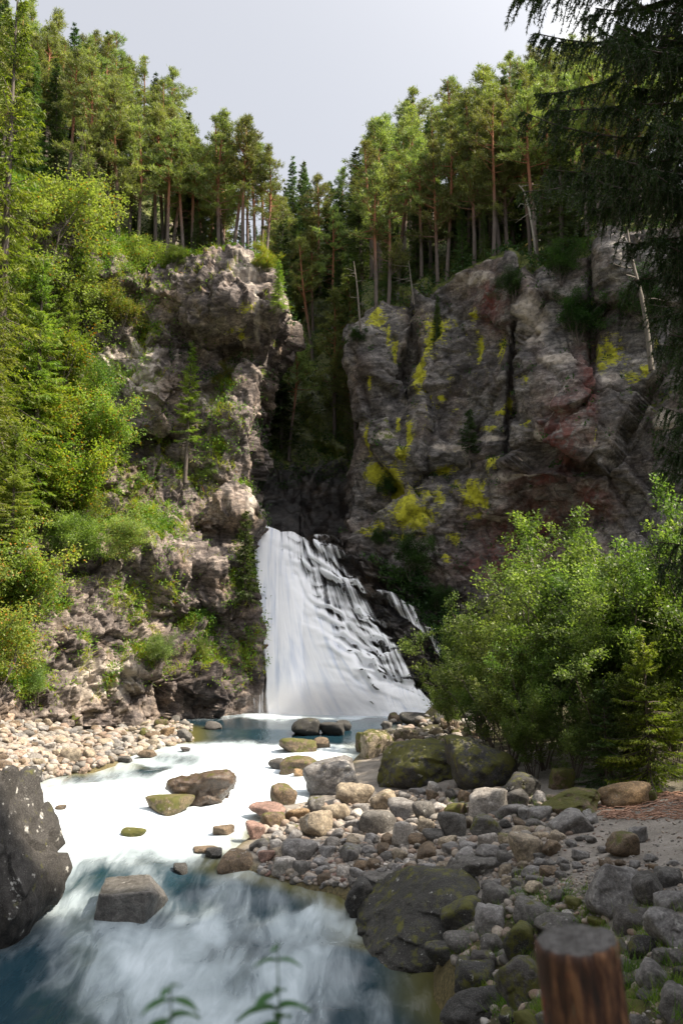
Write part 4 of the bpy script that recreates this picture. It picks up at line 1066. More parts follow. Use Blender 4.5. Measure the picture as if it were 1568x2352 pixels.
import bmesh
def ico(sub):
    bm = bmesh.new(); bmesh.ops.create_icosphere(bm, subdivisions=sub, radius=1)
    v = np.array([p.co[:] for p in bm.verts]); f = np.array([[q.index for q in p.verts] for p in bm.faces]); bm.free()
    return v, f
ICO = {k: ico(k) for k in (2, 3, 4, 5, 6)}

def mat_stone(name, wet=False, lich=0.):
    N = NT(name)
    oi = N.n('ObjectInfo')
    gp_ = N.n('NewGeometry').outputs['Position']
    n1 = N.noise(gp_, 2.6, 6, .65, .5); n2 = N.noise(gp_, 16, 6, .75); n3 = N.noise(gp_, 60, 3, .8)
    c = N.mix(N.rng(n1, .34, .62), N.mix(1, oi.outputs['Color'], (.48, .46, .45), 'MULTIPLY'), oi.outputs['Color'])
    c = N.mix(N.rng(n2, .50, .64, 0, .9), c, N.mix(1, c, (1.9, 1.88, 1.85), 'MULTIPLY'))
    c = N.mix(N.rng(n2, .48, .34, 0, .75), c, N.mix(1, c, (.35, .34, .33), 'MULTIPLY'))
    c = N.mix(N.rng(n3, .5, .75, 0, .35), c, (.5, .48, .45))
    nz_ = N.n('SeparateXYZ', Vector=N.n('NewGeometry').outputs['Normal']).outputs[2]
    k = N.math('ADD', N.math('MULTIPLY', oi.outputs['Alpha'], 1.25), N.math('MULTIPLY', N.math('SUBTRACT', N.noise(gp_, 3.4, 6, .7), .5), 1.9))
    k = N.math('ADD', k, N.math('MULTIPLY', nz_, .16))
    c = N.mix(N.rng(k, .62, .86), c, N.mix(N.noise(gp_, 7, 4, .7), (.022, .030, .007), (.13, .125, .018)))
    # crusts of pale lichen
    li = N.noise(gp_, 2.6 if lich else 5.5, 7, .68); 
    c = N.mix(N.math('MULTIPLY', N.rng(li, (.60 if lich else .63), (.66 if lich else .66)), (.85 if lich else N.rng(oi.outputs['Random'], .2, .6, 0, .6))), c, (.46, .46, .44))
    h = N.math('ADD', n1, N.math('ADD', N.math('MULTIPLY', n2, .5), N.math('MULTIPLY', n3, .12)))
    s = N.n('BsdfPrincipled', Base_Color=c, Roughness=.28 if wet else .8, Normal=bump(N, h, .75, .07))
    return N.done(s)
M_STONE = mat_stone('river_stone'); M_WET = mat_stone('wet_stone', True); M_LICH = mat_stone('lichened_stone', False, 1.)

def rock_verts(seed, sub=4, p=9, planes=None, nplanes=14, noise=.06, flat=1.0):
    g = R(seed); v, f = ICO[sub]; d = unit(v)
    n = unit(g.normal(size=(nplanes, 3))); dist = .62 + .38 * g.rand(nplanes)
    base = unit(np.array([[1, 0, 0], [-1, 0, 0], [0, 1, 0], [0, -1, 0], [0, 0, 1], [0, 0, -1.]])); n = np.concatenate([n, base]); dist = np.concatenate([dist, np.ones(6)])
    if planes is not None:
        n = unit(np.array([q[:3] for q in planes], float)); dist = np.array([q[3] for q in planes], float)
    r = (np.clip(d @ n.T, 0, None) / dist) ** p
    r = r.sum(1) ** (-1 / p)
    q = d * r[:, None]
    off = seed * 3.7
    q = q * (1 + noise * fbm(q * 1.6 + off, 4, seed) + noise * .5 * fbm(q * 5 + off, 3, seed + 3))[:, None]
    if sub >= 4:
        lv, ed, _ = facets(q * 1.7 + off, seed, 1.2); q = q * (1 + noise * .8 * lv)[:, None]
    if planes is None:
        lo, hi = q.min(0), q.max(0); q = (q - (lo + hi) / 2) / ((hi - lo) / 2)
    return q, f
def rock_mesh(seed, sub=4, mat=None, **k):
    q, f = rock_verts(seed, sub, **k)
    return mesh('stone', q, f, mat or M_STONE, smooth=True)
ROUND = [rock_mesh(700 + i, 4, p=5 + (i % 3) * 2, nplanes=9 + i % 5, noise=.05) for i in range(9)]
ANG = [rock_mesh(740 + i, 4, p=14 + 4 * (i % 3), nplanes=11, noise=.07) for i in range(7)]

C_TAN = (.28, .235, .175); C_GREY = (.19, .185, .185); C_PALE = (.36, .34, .32); C_DARK = (.075, .07, .068); C_BRN = (.13, .092, .058); C_RED = (.24, .15, .125); C_ORG = (.24, .16, .085); C_MID = (.10, .096, .092); C_BLK = (.03, .03, .03)
def place_rock(px, py, w_, h_, me, col, moss=0., rz=0., deep=.85, tilt=0., water=False, bvs=None, kind='boulder', sub=0):
    hh = cast(px, py + h_ * .38, bvs or [BV_0, BV_W])
    if hh is None or hh[0] is None: return None
    q = hh[0]; f = q.y * CA + q.z * SA
    Wd = w_ / FPX * f; Dd = Wd * deep; Hd = h_ / FPX * f * 1.08
    c = P(px, py, q.y + Dd * .33)
    o = link(kind, me, None, c, (0, tilt, 0), (Wd / 2, Dd / 2, Hd / 2))
    o.rotation_euler = (0, tilt, rz)
    o.color = (*col, moss)
    return o
g = R(900)
LAND = []   # (px, py, short phrase)
# (px, py, w, h, shape, colour, moss, label, short name)
big = [
 (705, 1673, 74, 44, 'A', C_BLK, .35, 'dark wet pyramid-shaped boulder standing in the teal pool', 'the dark pool boulder'),
 (762, 1676, 60, 34, 'A', C_BLK, .25, 'dark boulder just right of the pyramid-shaped one in the pool', None),
 (790, 1668, 36, 26, 'R', C_BLK, .1, 'small black stone at the right end of the dark pool boulders', None),
 (683, 1713, 88, 36, 'R', C_BRN, .55, 'flat mossy boulder sitting alone in the rapids below the pool', 'the flat mossy boulder'),
 (738, 1708, 44, 26, 'R', C_BRN, .1, 'brown stone touching the flat mossy boulder in the rapids', None),
 (492, 1668, 42, 20, 'R', C_DARK, .1, 'small dark stone alone at the left side of the pool', 'the lone dark pool stone'),
 (426, 1722, 24, 12, 'R', C_DARK, .2, 'tiny brown stone poking out of the upper rapids', None),
 (338, 1733, 44, 20, 'A', C_BRN, .1, 'low brown stone at the left edge of the upper rapids', 'the low brown stone'),
 (283, 1745, 44, 16, 'A', C_DARK, .2, 'low wet stone left of the low brown stone', None),
 (468, 1815, 170, 84, 'S1', (.09, .06, .04), .32, 'large smooth brown boulder in the middle of the white rapids', 'the brown mid-river boulder'),
 (392, 1850, 110, 50, 'R', (.13, .10, .05), .5, 'yellowish low rock joined to the left of the brown mid-river boulder', None),
 (648, 1828, 62, 54, 'R', C_BRN, .45, 'upright olive-brown boulder at the right edge of the white rapids', 'the upright olive boulder'),
 (640, 1756, 40, 28, 'R', C_DARK, .1, 'dark purple stone in the rapids left of the large lichened boulder', None),
 (691, 1758, 90, 38, 'A', C_BRN, .5, 'mossy slab leaning against the large lichened boulder', None),
 (688, 1776, 28, 18, 'R', C_ORG, .0, 'small orange stone in front of the mossy slab', None),
 (765, 1785, 138, 96, 'S2', C_GREY, .28, 'large grey boulder with white lichen at the edge of the rapids', 'the large lichened boulder'),
 (868, 1712, 84, 66, 'A', C_TAN, .50, 'sunlit yellow-mossed boulder on the right shore', 'the yellow-mossed boulder'),
 (838, 1706, 46, 48, 'R', C_BRN, .6, 'mossy stone tucked behind the yellow-mossed boulder on the right shore', None),
 (955, 1655, 84, 34, 'R', C_BLK, .25, 'dark boulder at the far right end of the pool', 'the far dark boulder'),
 (1010, 1652, 30, 26, 'R', C_BLK, .4, 'small dark upright stone right of the far dark boulder', None),
 (1050, 1640, 74, 40, 'A', C_BLK, .3, 'dark boulder under the thicket right of the far dark boulder', None),
 (1030, 1664, 44, 26, 'A', C_BRN, .4, 'brown mossy stone left of the round pale stone', None),
 (1077, 1668, 37, 30, 'R', C_PALE, .05, 'round pale stone standing beside the far end of the thicket', 'the round pale stone'),
 (1108, 1674, 24, 18, 'R', C_TAN, .6, 'small yellow mossy stone right of the round pale stone', None),
 (930, 1690, 60, 34, 'A', C_TAN, .45, 'knobbly sunlit stone right of the yellow-mossed boulder', None),
 (1000, 1682, 40, 20, 'A', C_TAN, .1, 'low sunlit stone between the knobbly stone and the thicket', None),
 (960, 1762, 200, 118, 'A', C_BLK, .58, 'huge dark mossy boulder with rusty side behind the cobble field', 'the huge rusty boulder'),
 (1105, 1765, 190, 130, 'A', C_BLK, .50, 'huge dark boulder in the shade under the thicket', 'the shaded huge boulder'),
 (1190, 1815, 110, 70, 'A', C_BLK, .4, 'dark boulder right of the two huge ones, under the leaves', None),
 (815, 1825, 92, 52, 'R', C_TAN, .15, 'smooth loaf-shaped tan boulder below the large lichened boulder', 'the loaf-shaped tan boulder'),
 (880, 1840, 64, 48, 'A', C_TAN, .3, 'blocky tan stone right of the loaf-shaped tan boulder', None),
 (728, 1897, 78, 68, 'R', C_TAN, .12, 'rounded cream-grey boulder at the left of the cobble field', 'the cream-grey boulder'),
 (620, 1860, 84, 32, 'R', C_RED, .1, 'long pinkish-brown stone lying at the water edge', 'the long pinkish stone'),
 (626, 1885, 58, 42, 'R', C_BRN, .5, 'mossy round stone in front of the long pinkish stone', None),
 (682, 1874, 60, 34, 'R', C_ORG, .2, 'orange-tan stone between the mossy round stone and the cream-grey boulder', None),
 (775, 1868, 74, 46, 'R', C_TAN, .1, 'bright tan stone above the cream-grey boulder', None),
 (585, 1910, 46, 44, 'R', C_RED, .0, 'cracked reddish stone at the tip of the right bank', 'the cracked reddish stone'),
 (514, 1908, 52, 26, 'R', C_BRN, .1, 'brown stone awash in the rapids left of the cracked reddish stone', None),
 (475, 1952, 64, 16, 'R', C_BRN, .2, 'flat brown rock barely above the water at the lower edge of the rapids', None),
 (492, 1962, 40, 26, 'A', C_BLK, .1, 'black wet stone on the shadow line of the rapids', None),
 (540, 1980, 84, 46, 'R', C_BRN, .25, 'dark reddish boulder at the lower tip of the right bank', 'the dark reddish boulder'),
 (310, 1912, 62, 22, 'R', C_ORG, .7, 'mossy rock just under the foam at the left of the rapids', 'the submerged mossy rock'),
 (690, 1955, 88, 56, 'R', C_GREY, .15, 'grey oblong stone leaning on the pale pebbles', 'the oblong grey stone'),
 (652, 1992, 58, 46, 'A', C_PALE, .0, 'angular pale slab at the water edge of the pebble spit', 'the angular pale slab'),
 (612, 1968, 44, 30, 'R', C_RED, .0, 'small pinkish stone between the reddish boulder and pale slab', None),
 (866, 1891, 98, 60, 'R', C_MID, .1, 'dark grey smooth boulder in the centre of the cobble field', 'the dark grey smooth boulder'),
 (925, 1862, 72, 52, 'R', C_GREY, .05, 'grey round boulder up right of the dark grey smooth boulder', None),
 (972, 1866, 50, 48, 'R', C_MID, .15, 'grey stone right of two grey boulders in the cobble field', None),
 (926, 1918, 54, 62, 'R', C_PALE, .1, 'pale speckled egg-shaped stone standing right of the dark grey boulder', 'the egg-shaped stone'),
 (978, 1896, 40, 36, 'A', C_TAN, .1, 'small sunlit cube-like stone right of the egg-shaped stone', None),
 (995, 1922, 50, 34, 'R', C_MID, .0, 'dark oval stone below the sunlit cube-like stone', None),
 (1040, 1898, 66, 66, 'R', C_MID, .15, 'upright oval dark stone in the middle of the cobble field', 'the upright oval stone'),
 (1122, 1842, 92, 74, 'A', C_PALE, .22, 'large sunlit blocky boulder at the top of the cobble field', 'the sunlit blocky boulder'),
 (1046, 1866, 54, 48, 'A', C_BRN, .6, 'mossy stone left of the sunlit blocky boulder', None),
 (1188, 1836, 54, 44, 'A', C_MID, .2, 'brownish stone right of the sunlit blocky boulder', None),
 (1114, 1902, 72, 54, 'A', C_MID, .45, 'stone with orange-yellow moss on its left shoulder', 'the orange-mossed stone'),
 (1170, 1866, 64, 38, 'R', C_GREY, .0, 'flat grey stone above the stone with orange-yellow moss', None),
 (1202, 1953, 78, 78, 'R', C_TAN, .25, 'big round tan boulder on the edge of the gravel path', 'the big round tan boulder'),
 (1120, 1962, 60, 44, 'A', C_GREY, .0, 'flat pale block left of the big round tan boulder', None),
 (1288, 1792, 60, 54, 'A', C_BRN, .62, 'yellow-topped mossy boulder below the sunlit young spruce', 'the yellow-topped boulder'),
 (1305, 1848, 150, 66, 'R', C_BRN, .60, 'long mossy boulder sloping right below the yellow-topped one', 'the long mossy boulder'),
 (1305, 1893, 104, 60, 'A', C_GREY, .12, 'grey-brown split boulder beside the sandy path', 'the split boulder'),
 (1240, 1872, 58, 40, 'R', C_GREY, .1, 'grey stone left of the split boulder', None),
 (1432, 1828, 116, 66, 'R', C_ORG, .25, 'orange-brown boulder under the young spruce beside the driftwood', 'the orange-brown boulder'),
 (1494, 1832, 30, 28, 'R', C_BRN, .7, 'small mossy stone right of the orange-brown boulder', None),
 (1430, 1945, 82, 62, 'A', C_BRN, .4, 'rusty brown boulder sitting on the sandy path', 'the rusty path boulder'),
 (1464, 1918, 46, 44, 'A', C_GREY, .0, 'pointed grey stone behind the rusty brown path boulder', None),
 (1258, 2004, 40, 26, 'A', C_BRN, .2, 'small brown stone alone on the grey gravel path', None),
 (1240, 1922, 50, 24, 'R', C_TAN, .2, 'low olive stone right of the big round tan boulder', None),
 (1000, 2106, 380, 200, 'S3', (.022, .022, .02), .38, 'huge dark mossy boulder sloping into the river at lower centre', 'the huge mossy riverside boulder'),
 (825, 2070, 82, 92, 'A', C_BLK, .2, 'dark upright boulder at the water left of the huge mossy riverside one', 'the dark upright boulder'),
 (880, 2028, 96, 42, 'A', C_MID, .05, 'flat grey slab above the dark upright boulder', None),
 (1085, 2000, 130, 60, 'A', C_MID, .15, 'broad grey slab behind the huge mossy riverside boulder', None),
 (1140, 2058, 70, 56, 'A', C_MID, .2, 'grey block right of the huge mossy riverside boulder', None),
 (1415, 2050, 150, 130, 'A', C_GREY, .10, 'tall grey split block above the wooden post', 'the grey split block'),
 (1490, 2050, 90, 80, 'A', C_MID, .2, 'grey boulder right of the tall split block', None),
 (1545, 2072, 84, 56, 'A', C_GREY, .1, 'grey boulder cut by the right edge below the path', None),
 (1535, 2020, 70, 44, 'A', C_MID, .1, 'flat dark stone at the right edge of the path', None),
 (1545, 2142, 140, 96, 'A', C_GREY, .12, 'large grey block at the right edge beside the wooden post', 'the right edge block'),
 (1126, 2120, 78, 70, 'A', C_GREY, .15, 'pale-topped angular stone right of the huge mossy riverside boulder', 'the pale-topped stone'),
 (1222, 2100, 90, 70, 'A', C_MID, .35, 'grey mossy stone left above the wooden post', None),
 (1190, 2170, 80, 90, 'A', C_BLK, .6, 'dark mossy stone left of the wooden post top', None),
 (1198, 2262, 128, 130, 'A', C_DARK, .55, 'mossy boulder with pale crown left of the wooden post', 'the pale-crowned boulder'),
 (1062, 2168, 90, 50, 'R', C_MID, .1, 'smooth grey stone at the water below the huge mossy riverside boulder', 'the smooth waterside stone'),
 (1130, 2180, 56, 60, 'A', C_MID, .3, 'stone between the smooth waterside stone and the dark mossy one', None),
 (1095, 2250, 110, 80, 'A', C_BLK, .45, 'black mossy stone at the water left of the pale-crowned boulder', None),
 (1085, 2320, 150, 90, 'A', C_BLK, .2, 'black wet rock in the bottom corner of the river', None),
 (1500, 2250, 80, 80, 'A', C_GREY, .25, 'grey stone with pale top right of the wooden post', None),
 (1555, 2310, 90, 80, 'A', C_MID, .35, 'mossy stone at the lower right corner', None),
 (1470, 2180, 70, 60, 'A', C_BLK, .4, 'dark stone behind the right side of the wooden post', None),
 (1280, 2130, 110, 60, 'A', C_MID, .3, 'broad dark stone behind the wooden post', None),
 (1450, 2120, 90, 60, 'A', C_DARK, .3, 'dark stone under the tall split block', None),
 (1062, 2100, 110, 70, 'A', C_BLK, .5, 'black mossy block behind the huge mossy riverside boulder, right end', None),
 (1020, 2195, 100, 60, 'A', C_BLK, .45, 'low black rock between the huge mossy boulder and the smooth waterside stone', None),
 (1110, 2215, 70, 60, 'A', C_DARK, .4, 'dark stone just above the black mossy stone at the water', None),
 (298, 2070, 150, 110, 'S4', C_MID, .0, 'flat-topped purplish slab rising from the shaded river', 'the flat-topped river slab'),
 (-12, 2020, 255, 420, 'S5', (.022, .020, .019), .30, 'massive dark boulder with white lichen spots at the left edge', 'the massive left boulder'),
 (415, 1998, 34, 26, 'R', C_BLK, .0, 'black stone under the surface in the shaded river', None),
 (140, 1885 - 30, 26, 14, 'R', C_BRN, .1, 'small brown stone in the foam near the left bank', None),
 (218, 1640, 70, 36, 'A', C_BRN, .35, 'dark squat boulder at the top of the left bank', 'the squat left-bank boulder'),
 (262, 1650, 36, 30, 'R', C_TAN, .4, 'mossy boulder right of the squat left-bank boulder', None),
 (165, 1738, 52, 40, 'R', C_TAN, .35, 'olive-based round boulder on the left bank near the water', 'the olive round boulder'),
 (372, 1664, 36, 24, 'R', C_BRN, .5, 'mossy stone at the shore end of the left bank', 'the mossy shore stone'),
 (385, 1684, 34, 26, 'R', C_ORG, .0, 'smooth orange-tan stone at the shore below the mossy stone', None),
 (330, 1685, 22, 24, 'R', C_BRN, .6, 'small upright mossy stone on the left shore', None),
 (425, 1690, 34, 30, 'A', C_MID, .2, 'dark stone at the outermost tip of the left bank', None),
]
SPEC = {
 'S1': rock_mesh(801, 5, M_WET, p=3.2, nplanes=5, noise=.13),
 'S2': rock_mesh(802, 5, M_LICH, p=10, nplanes=12, noise=.08),
 'S3': rock_mesh(803, 6, planes=[(-.75, -.25, .62, .62), (-.3, -.75, .5, .72), (.35, -.6, .62, .82), (.8, -.1, .5, .80), (.1, .5, .8, .95), (0, 0, 1, 1.), (1, 0, 0, 1.1), (-1, 0, -.2, 1.05), (0, -1, 0, 1), (0, 1, 0, 1), (0, 0, -1, 1)], p=12, noise=.08),
 'S4': rock_mesh(804, 5, M_WET, planes=[(-.13, -.10, 1, .62), (-1, -.1, .1, .95), (1, -.25, -.15, .86), (.8, .1, .6, .90), (.05, -1, .05, .85), (0, 1, 0, 1), (0, 0, -1, 1), (-.4, -1, 0, .95)], p=40, noise=.03),
 'S5': rock_mesh(805, 6, M_LICH, planes=[(.62, -.2, .62, .62), (.95, -.25, .05, .95), (.80, -.2, -.55, .86), (.3, -.9, .3, .9), (.35, -.8, -.5, .95), (-.4, 0, .9, 1.0), (0, 0, 1, 1.05), (-1, 0, 0, 1.2), (0, 1, 0, 1), (0, 0, -1, 1.1), (.45, -.55, .65, .75)], p=14, noise=.14),
}
used = []
seed_ = 1000
for i, (px, py, w_, h_, sh, col, moss_, lab, short) in enumerate(big):
    if sh in SPEC: me = SPEC[sh]
    elif w_ >= 120: me = rock_mesh(1000 + i, 5, p=12, nplanes=12, noise=.09)
    else: me = (ROUND if sh == 'R' else ANG)[g.randint(9 if sh == 'R' else 7)]
    rz = 0 if sh in ('S3', 'S4', 'S5') else g.rand() * .8 - .4 + (math.pi if g.rand() < .5 else 0)
    o = place_rock(px, py, w_, h_, me, col, moss_, rz, tilt={'S1': -.16}.get(sh, g.normal() * .06), kind='boulder' if w_ > 55 else 'stone', deep=1.1 if sh in ('S3', 'S5') else .85)
    if o is None: continue
    tag(o, lab, 'boulder' if w_ > 55 else 'stone')
    used.append((px, py, w_, h_))
    if short: LAND.append((px, py, short))

# ---- the many lesser stones, one object each
from math import hypot
def inpoly(x, y, poly):
    c = False; n = len(poly)
    for i in range(n):
        x1, y1 = poly[i]; x2, y2 = poly[i - 1]
        if (y1 > y) != (y2 > y) and x < (x2 - x1) * (y - y1) / (y2 - y1) + x1: c = not c
    return c
fields = [
 ('L', [(0, 1625), (120, 1612), (230, 1625), (300, 1655), (430, 1675), (440, 1700), (300, 1735), (215, 1765), (110, 1790), (20, 1815), (0, 1815)], 108, (22, 42), (.50, .72), [C_TAN, C_TAN, C_PALE, (.36, .27, .21), C_BRN, C_GREY], (0, .35), 'R'),
 ('R1', [(600, 1895), (700, 1850), (800, 1850), (1000, 1810), (1230, 1810), (1360, 1880), (1260, 1960), (1160, 2000), (900, 2010), (760, 2020), (640, 2010), (590, 1950)], 64, (34, 62), (.6, .85), [C_GREY, C_GREY, C_MID, C_TAN, C_PALE, C_BRN], (0, .4), 'M'),
 ('R2', [(590, 1950), (800, 1930), (1000, 1980), (1000, 2010), (860, 2040), (700, 2030), (600, 2005)], 34, (20, 34), (.55, .8), [C_PALE, C_GREY, C_PALE, C_RED, C_MID], (0, .1), 'R'),
 ('R3', [(900, 1640), (1120, 1650), (1130, 1720), (1000, 1720), (850, 1740)], 16, (22, 40), (.6, .8), [C_TAN, C_BRN, C_MID], (.1, .6), 'M'),
 ('R4', [(1080, 2120), (1180, 2060), (1290, 2060), (1360, 2100), (1480, 2120), (1568, 2180), (1568, 2352), (1100, 2352), (1040, 2200)], 30, (46, 84), (.6, .85), [C_MID, C_DARK, C_BLK, C_MID], (.3, 1.0), 'A'),
 ('R6', [(820, 2000), (1200, 1955), (1330, 1990), (1200, 2065), (900, 2065)], 26, (26, 50), (.55, .8), [C_GREY, C_MID, C_MID, C_TAN], (0, .45), 'A'),
 ('R5', [(1250, 1890), (1568, 1990), (1568, 2080), (1300, 1990)], 12, (26, 44), (.5, .7), [C_GREY, C_MID, C_BRN], (0, .2), 'A'),
]
minor = []
for fid, poly, n, (s0, s1), (a0, a1), cols, (m0, m1), shp in fields:
    xs_ = [q[0] for q in poly]; ys_ = [q[1] for q in poly]; k = 0; tries = 0
    while k < n and tries < 9000:
        tries += 1
        x = xs_ and min(xs_) + g.rand() * (max(xs_) - min(xs_)); y = min(ys_) + g.rand() * (max(ys_) - min(ys_))
        if not inpoly(x, y, poly): continue
        w_ = s0 + (s1 - s0) * g.rand() ** 1.6
        if fid == 'L': w_ *= ip(y, [1610, 1700, 1810], [.75, 1.0, 1.25])
        h_ = w_ * (a0 + (a1 - a0) * g.rand())
        fac_ = .80 if tries < 5000 else .66
        if any(abs(x - u[0]) < (w_ + u[2]) * .5 * fac_ and abs(y - u[1]) < (h_ + u[3]) * .5 * fac_ for u in used): continue
        pool = ROUND if shp == 'R' or (shp == 'M' and g.rand() < .6) else ANG
        col = np.array(cols[g.randint(len(cols))]) * (.8 + .4 * g.rand())
        o = place_rock(x, y, w_, h_, pool[g.randint(len(pool))], col, m0 + (m1 - m0) * g.rand() ** 2, g.rand() * 6.28, tilt=g.normal() * .15, kind='stone')
        if o is None: continue
        used.append((x, y, w_, h_)); minor.append((x, y, w_, o, col)); k += 1
gname = 'loose stones along the river banks'
near = {}
for x, y, w_, o, col in minor:
    L = min(LAND, key=lambda q: hypot(q[0] - x, (q[1] - y) * 1.6))
    dx_, dy_ = x - L[0], (y - L[1]) * 1.6
    dr_ = ('right of' if dx_ > 0 else 'left of') if abs(dx_) > abs(dy_) else ('in front of' if dy_ > 0 else 'behind')
    near.setdefault((L[2], dr_), []).append((hypot(dx_, dy_), w_, o, col))
for (ln, dr_), q in near.items():
    q.sort(key=lambda t: t[0])
    for i, (dd_, w_, o, col) in enumerate(q):
        tone = 'pale' if sum(col) > 1.0 else 'dark' if sum(col) < .4 else ('brownish' if col[0] > col[2] * 1.25 else 'grey')
        tag(o, f"{tone} stone {dr_} {ln}, {orderword(i + 1)} nearest it there", 'stone', gname)

# ---- gravel and pebbles: beyond counting
v2, f2 = ICO[2]
def gravel(regions, name, lab):
    VV = []; FF = []; CCc = []; n0 = 0
    for poly, n, (s0, s1) in regions:
        xs_ = [q[0] for q in poly]; ys_ = [q[1] for q in poly]; k = 0
        while k < n:
            x = min(xs_) + g.rand() * (max(xs_) - min(xs_)); y = min(ys_) + g.rand() * (max(ys_) - min(ys_))
            if not inpoly(x, y, poly): continue
            k += 1
            h = cast(x, y, [BV_0, BV_W])
            if h is None: continue
            s = (s0 + (s1 - s0) * g.rand() ** 2.2) / FPX * h[0].y * .5
            sc = s * np.array([1 + .5 * g.rand(), 1, .55 + .3 * g.rand()]); a = g.rand() * 6.28
            q = unit(v2) * sc * (1 + .22 * fbm(v2 * 1.3 + k, 2, 5)[:, None])
            q = q @ rotm(g.normal() * .3, g.normal() * .3).T
            q = np.stack([q[:, 0] * math.cos(a) - q[:, 1] * math.sin(a), q[:, 0] * math.sin(a) + q[:, 1] * math.cos(a), q[:, 2]], -1)
            VV.append(q + np.array(h[0]) + np.array([0, 0, s * .25])); FF.append(f2 + n0); n0 += len(v2)
    o = link(name, mesh(name, np.concatenate(VV), np.concatenate(FF), M_GRAV, smooth=True))
    tag(o, lab, 'gravel', kind='stuff')
def mat_gravel():
    N = NT('gravel')
    r_ = N.n('NewGeometry').outputs['Random Per Island']; p_ = N.n('NewGeometry').outputs['Position']
    c = N.ramp(r_, [(0, (.10, .095, .09)), (.25, (.26, .24, .22)), (.5, (.36, .31, .26)), (.75, (.24, .17, .13)), (1, (.36, .345, .33))])
    n = N.noise(p_, 14, 5, .7)
    c = N.mix(N.rng(n, .35, .6, .7, 0), c, N.mix(1, c, (.45, .44, .42), 'MULTIPLY'))
    return N.done(N.n('BsdfPrincipled', Base_Color=c, Roughness=.8, Normal=bump(N, n, .5, .03)))
M_GRAV = mat_gravel()
gravel([(fields[0][1], 1500, (8, 24)), (fields[1][1], 1300, (6, 26)), (fields[2][1], 1400, (5, 17)), (fields[3][1], 250, (8, 22)), ([(1040, 2000), (1140, 1985), (1290, 1975), (1568, 1995), (1568, 2060), (1350, 2110), (1180, 2060)], 1400, (3, 12)), (fields[4][1], 600, (5, 30)), ([(1250, 1880), (1568, 1880), (1568, 1990), (1260, 1990)], 350, (2, 9)), ([(0, 1600), (130, 1590), (300, 1640), (440, 1660), (440, 1680), (0, 1640)], 350, (8, 26))],
       'gravel', 'mixed pebbles and gravel filling the gaps between the bank stones')

# ---- wooden post in the near right corner
def mat_post():
    N = NT('weathered_post_wood')
    co = N.coord(scale=(1, 1, .16)); n = N.noise(co, 28, 6, .7); n2 = N.noise(N.coord(scale=(1, 1, .5)), 9, 4, .6)
    c = N.ramp(n, [(.38, (.010, .006, .005)), (.5, (.055, .022, .013)), (.62, (.20, .10, .05))])
    c = N.mix(N.rng(n2, .55, .68, 0, .9), c, (.30, .075, .030))
    c = N.mix(N.rng(N.noise(co, 16, 5, .7), .56, .66, 0, .8), c, (.24, .23, .12))
    nz_ = N.n('SeparateXYZ', Vector=N.n('NewGeometry').outputs['Normal']).outputs[2]
    rl = N.n('VectorMath', {'operation': 'LENGTH'}, Vector=N.coord(scale=(1, 1, 0))); rg_ = N.math('SINE', N.math('ADD', N.math('MULTIPLY', rl.outputs['Value'], 520.), N.math('MULTIPLY', N.noise(N.coord(), 9, 3), 9.)))
    c = N.mix(N.rng(nz_, .6, .8), c, N.ramp(N.math('ADD', N.math('MULTIPLY', rg_, .07), N.noise(N.coord(), 40, 5, .7)), [(.35, (.03, .028, .026)), (.65, (.12, .115, .115))]))
    return N.done(N.n('BsdfPrincipled', Base_Color=c, Roughness=.75, Normal=bump(N, n, .9, .02)))
k = 64; rowsz = list(np.linspace(-1.0, -.025, 24)) + [-.010, 0, .003, .004]; rr = [1] * 24 + [.985, .93, .6, .02]
VP = []
for z_, r_ in zip(rowsz, rr):
    th = np.arange(k) * 2 * math.pi / k
    q = np.stack([np.cos(th), np.sin(th), np.full(k, z_ * .6)], -1)
    crack = -.10 * np.exp(-((th - 4.9 + .1 * math.sin(z_ * 5)) / .05) ** 2) - .07 * np.exp(-((th - 4.3) / .04) ** 2) - .06 * np.exp(-((th - 5.5) / .05) ** 2)
    rad = .104 * (1 + .045 * fbm(q * 1.5, 3, 950) + .02 * fbm(q * np.array([6, 6, 1.]), 3, 951) + crack) * r_
    VP.append(np.stack([np.cos(th) * rad, np.sin(th) * rad, np.full(k, z_ + .05 * math.cos(0) * 0) + (.006 * fbm(q * 4, 2, 952) if r_ < 1 else 0) + .03 * np.cos(th) * 0], -1))
VP = np.array(VP); ii = np.arange(len(VP) * k).reshape(len(VP), k); jj = np.roll(ii, -1, 1)
FP_ = np.stack([ii[:-1], jj[:-1], jj[1:], ii[1:]], -1).reshape(-1, 4)
top = P(1322, 2156, 2.4)
tag(link('wooden_post', mesh('post', VP.reshape(-1, 3), FP_, mat_post(), smooth=True), loc=top, rot=(.03, -.11, 0)), 'round weathered wooden post with red-brown cracked sides close to the camera', 'post')

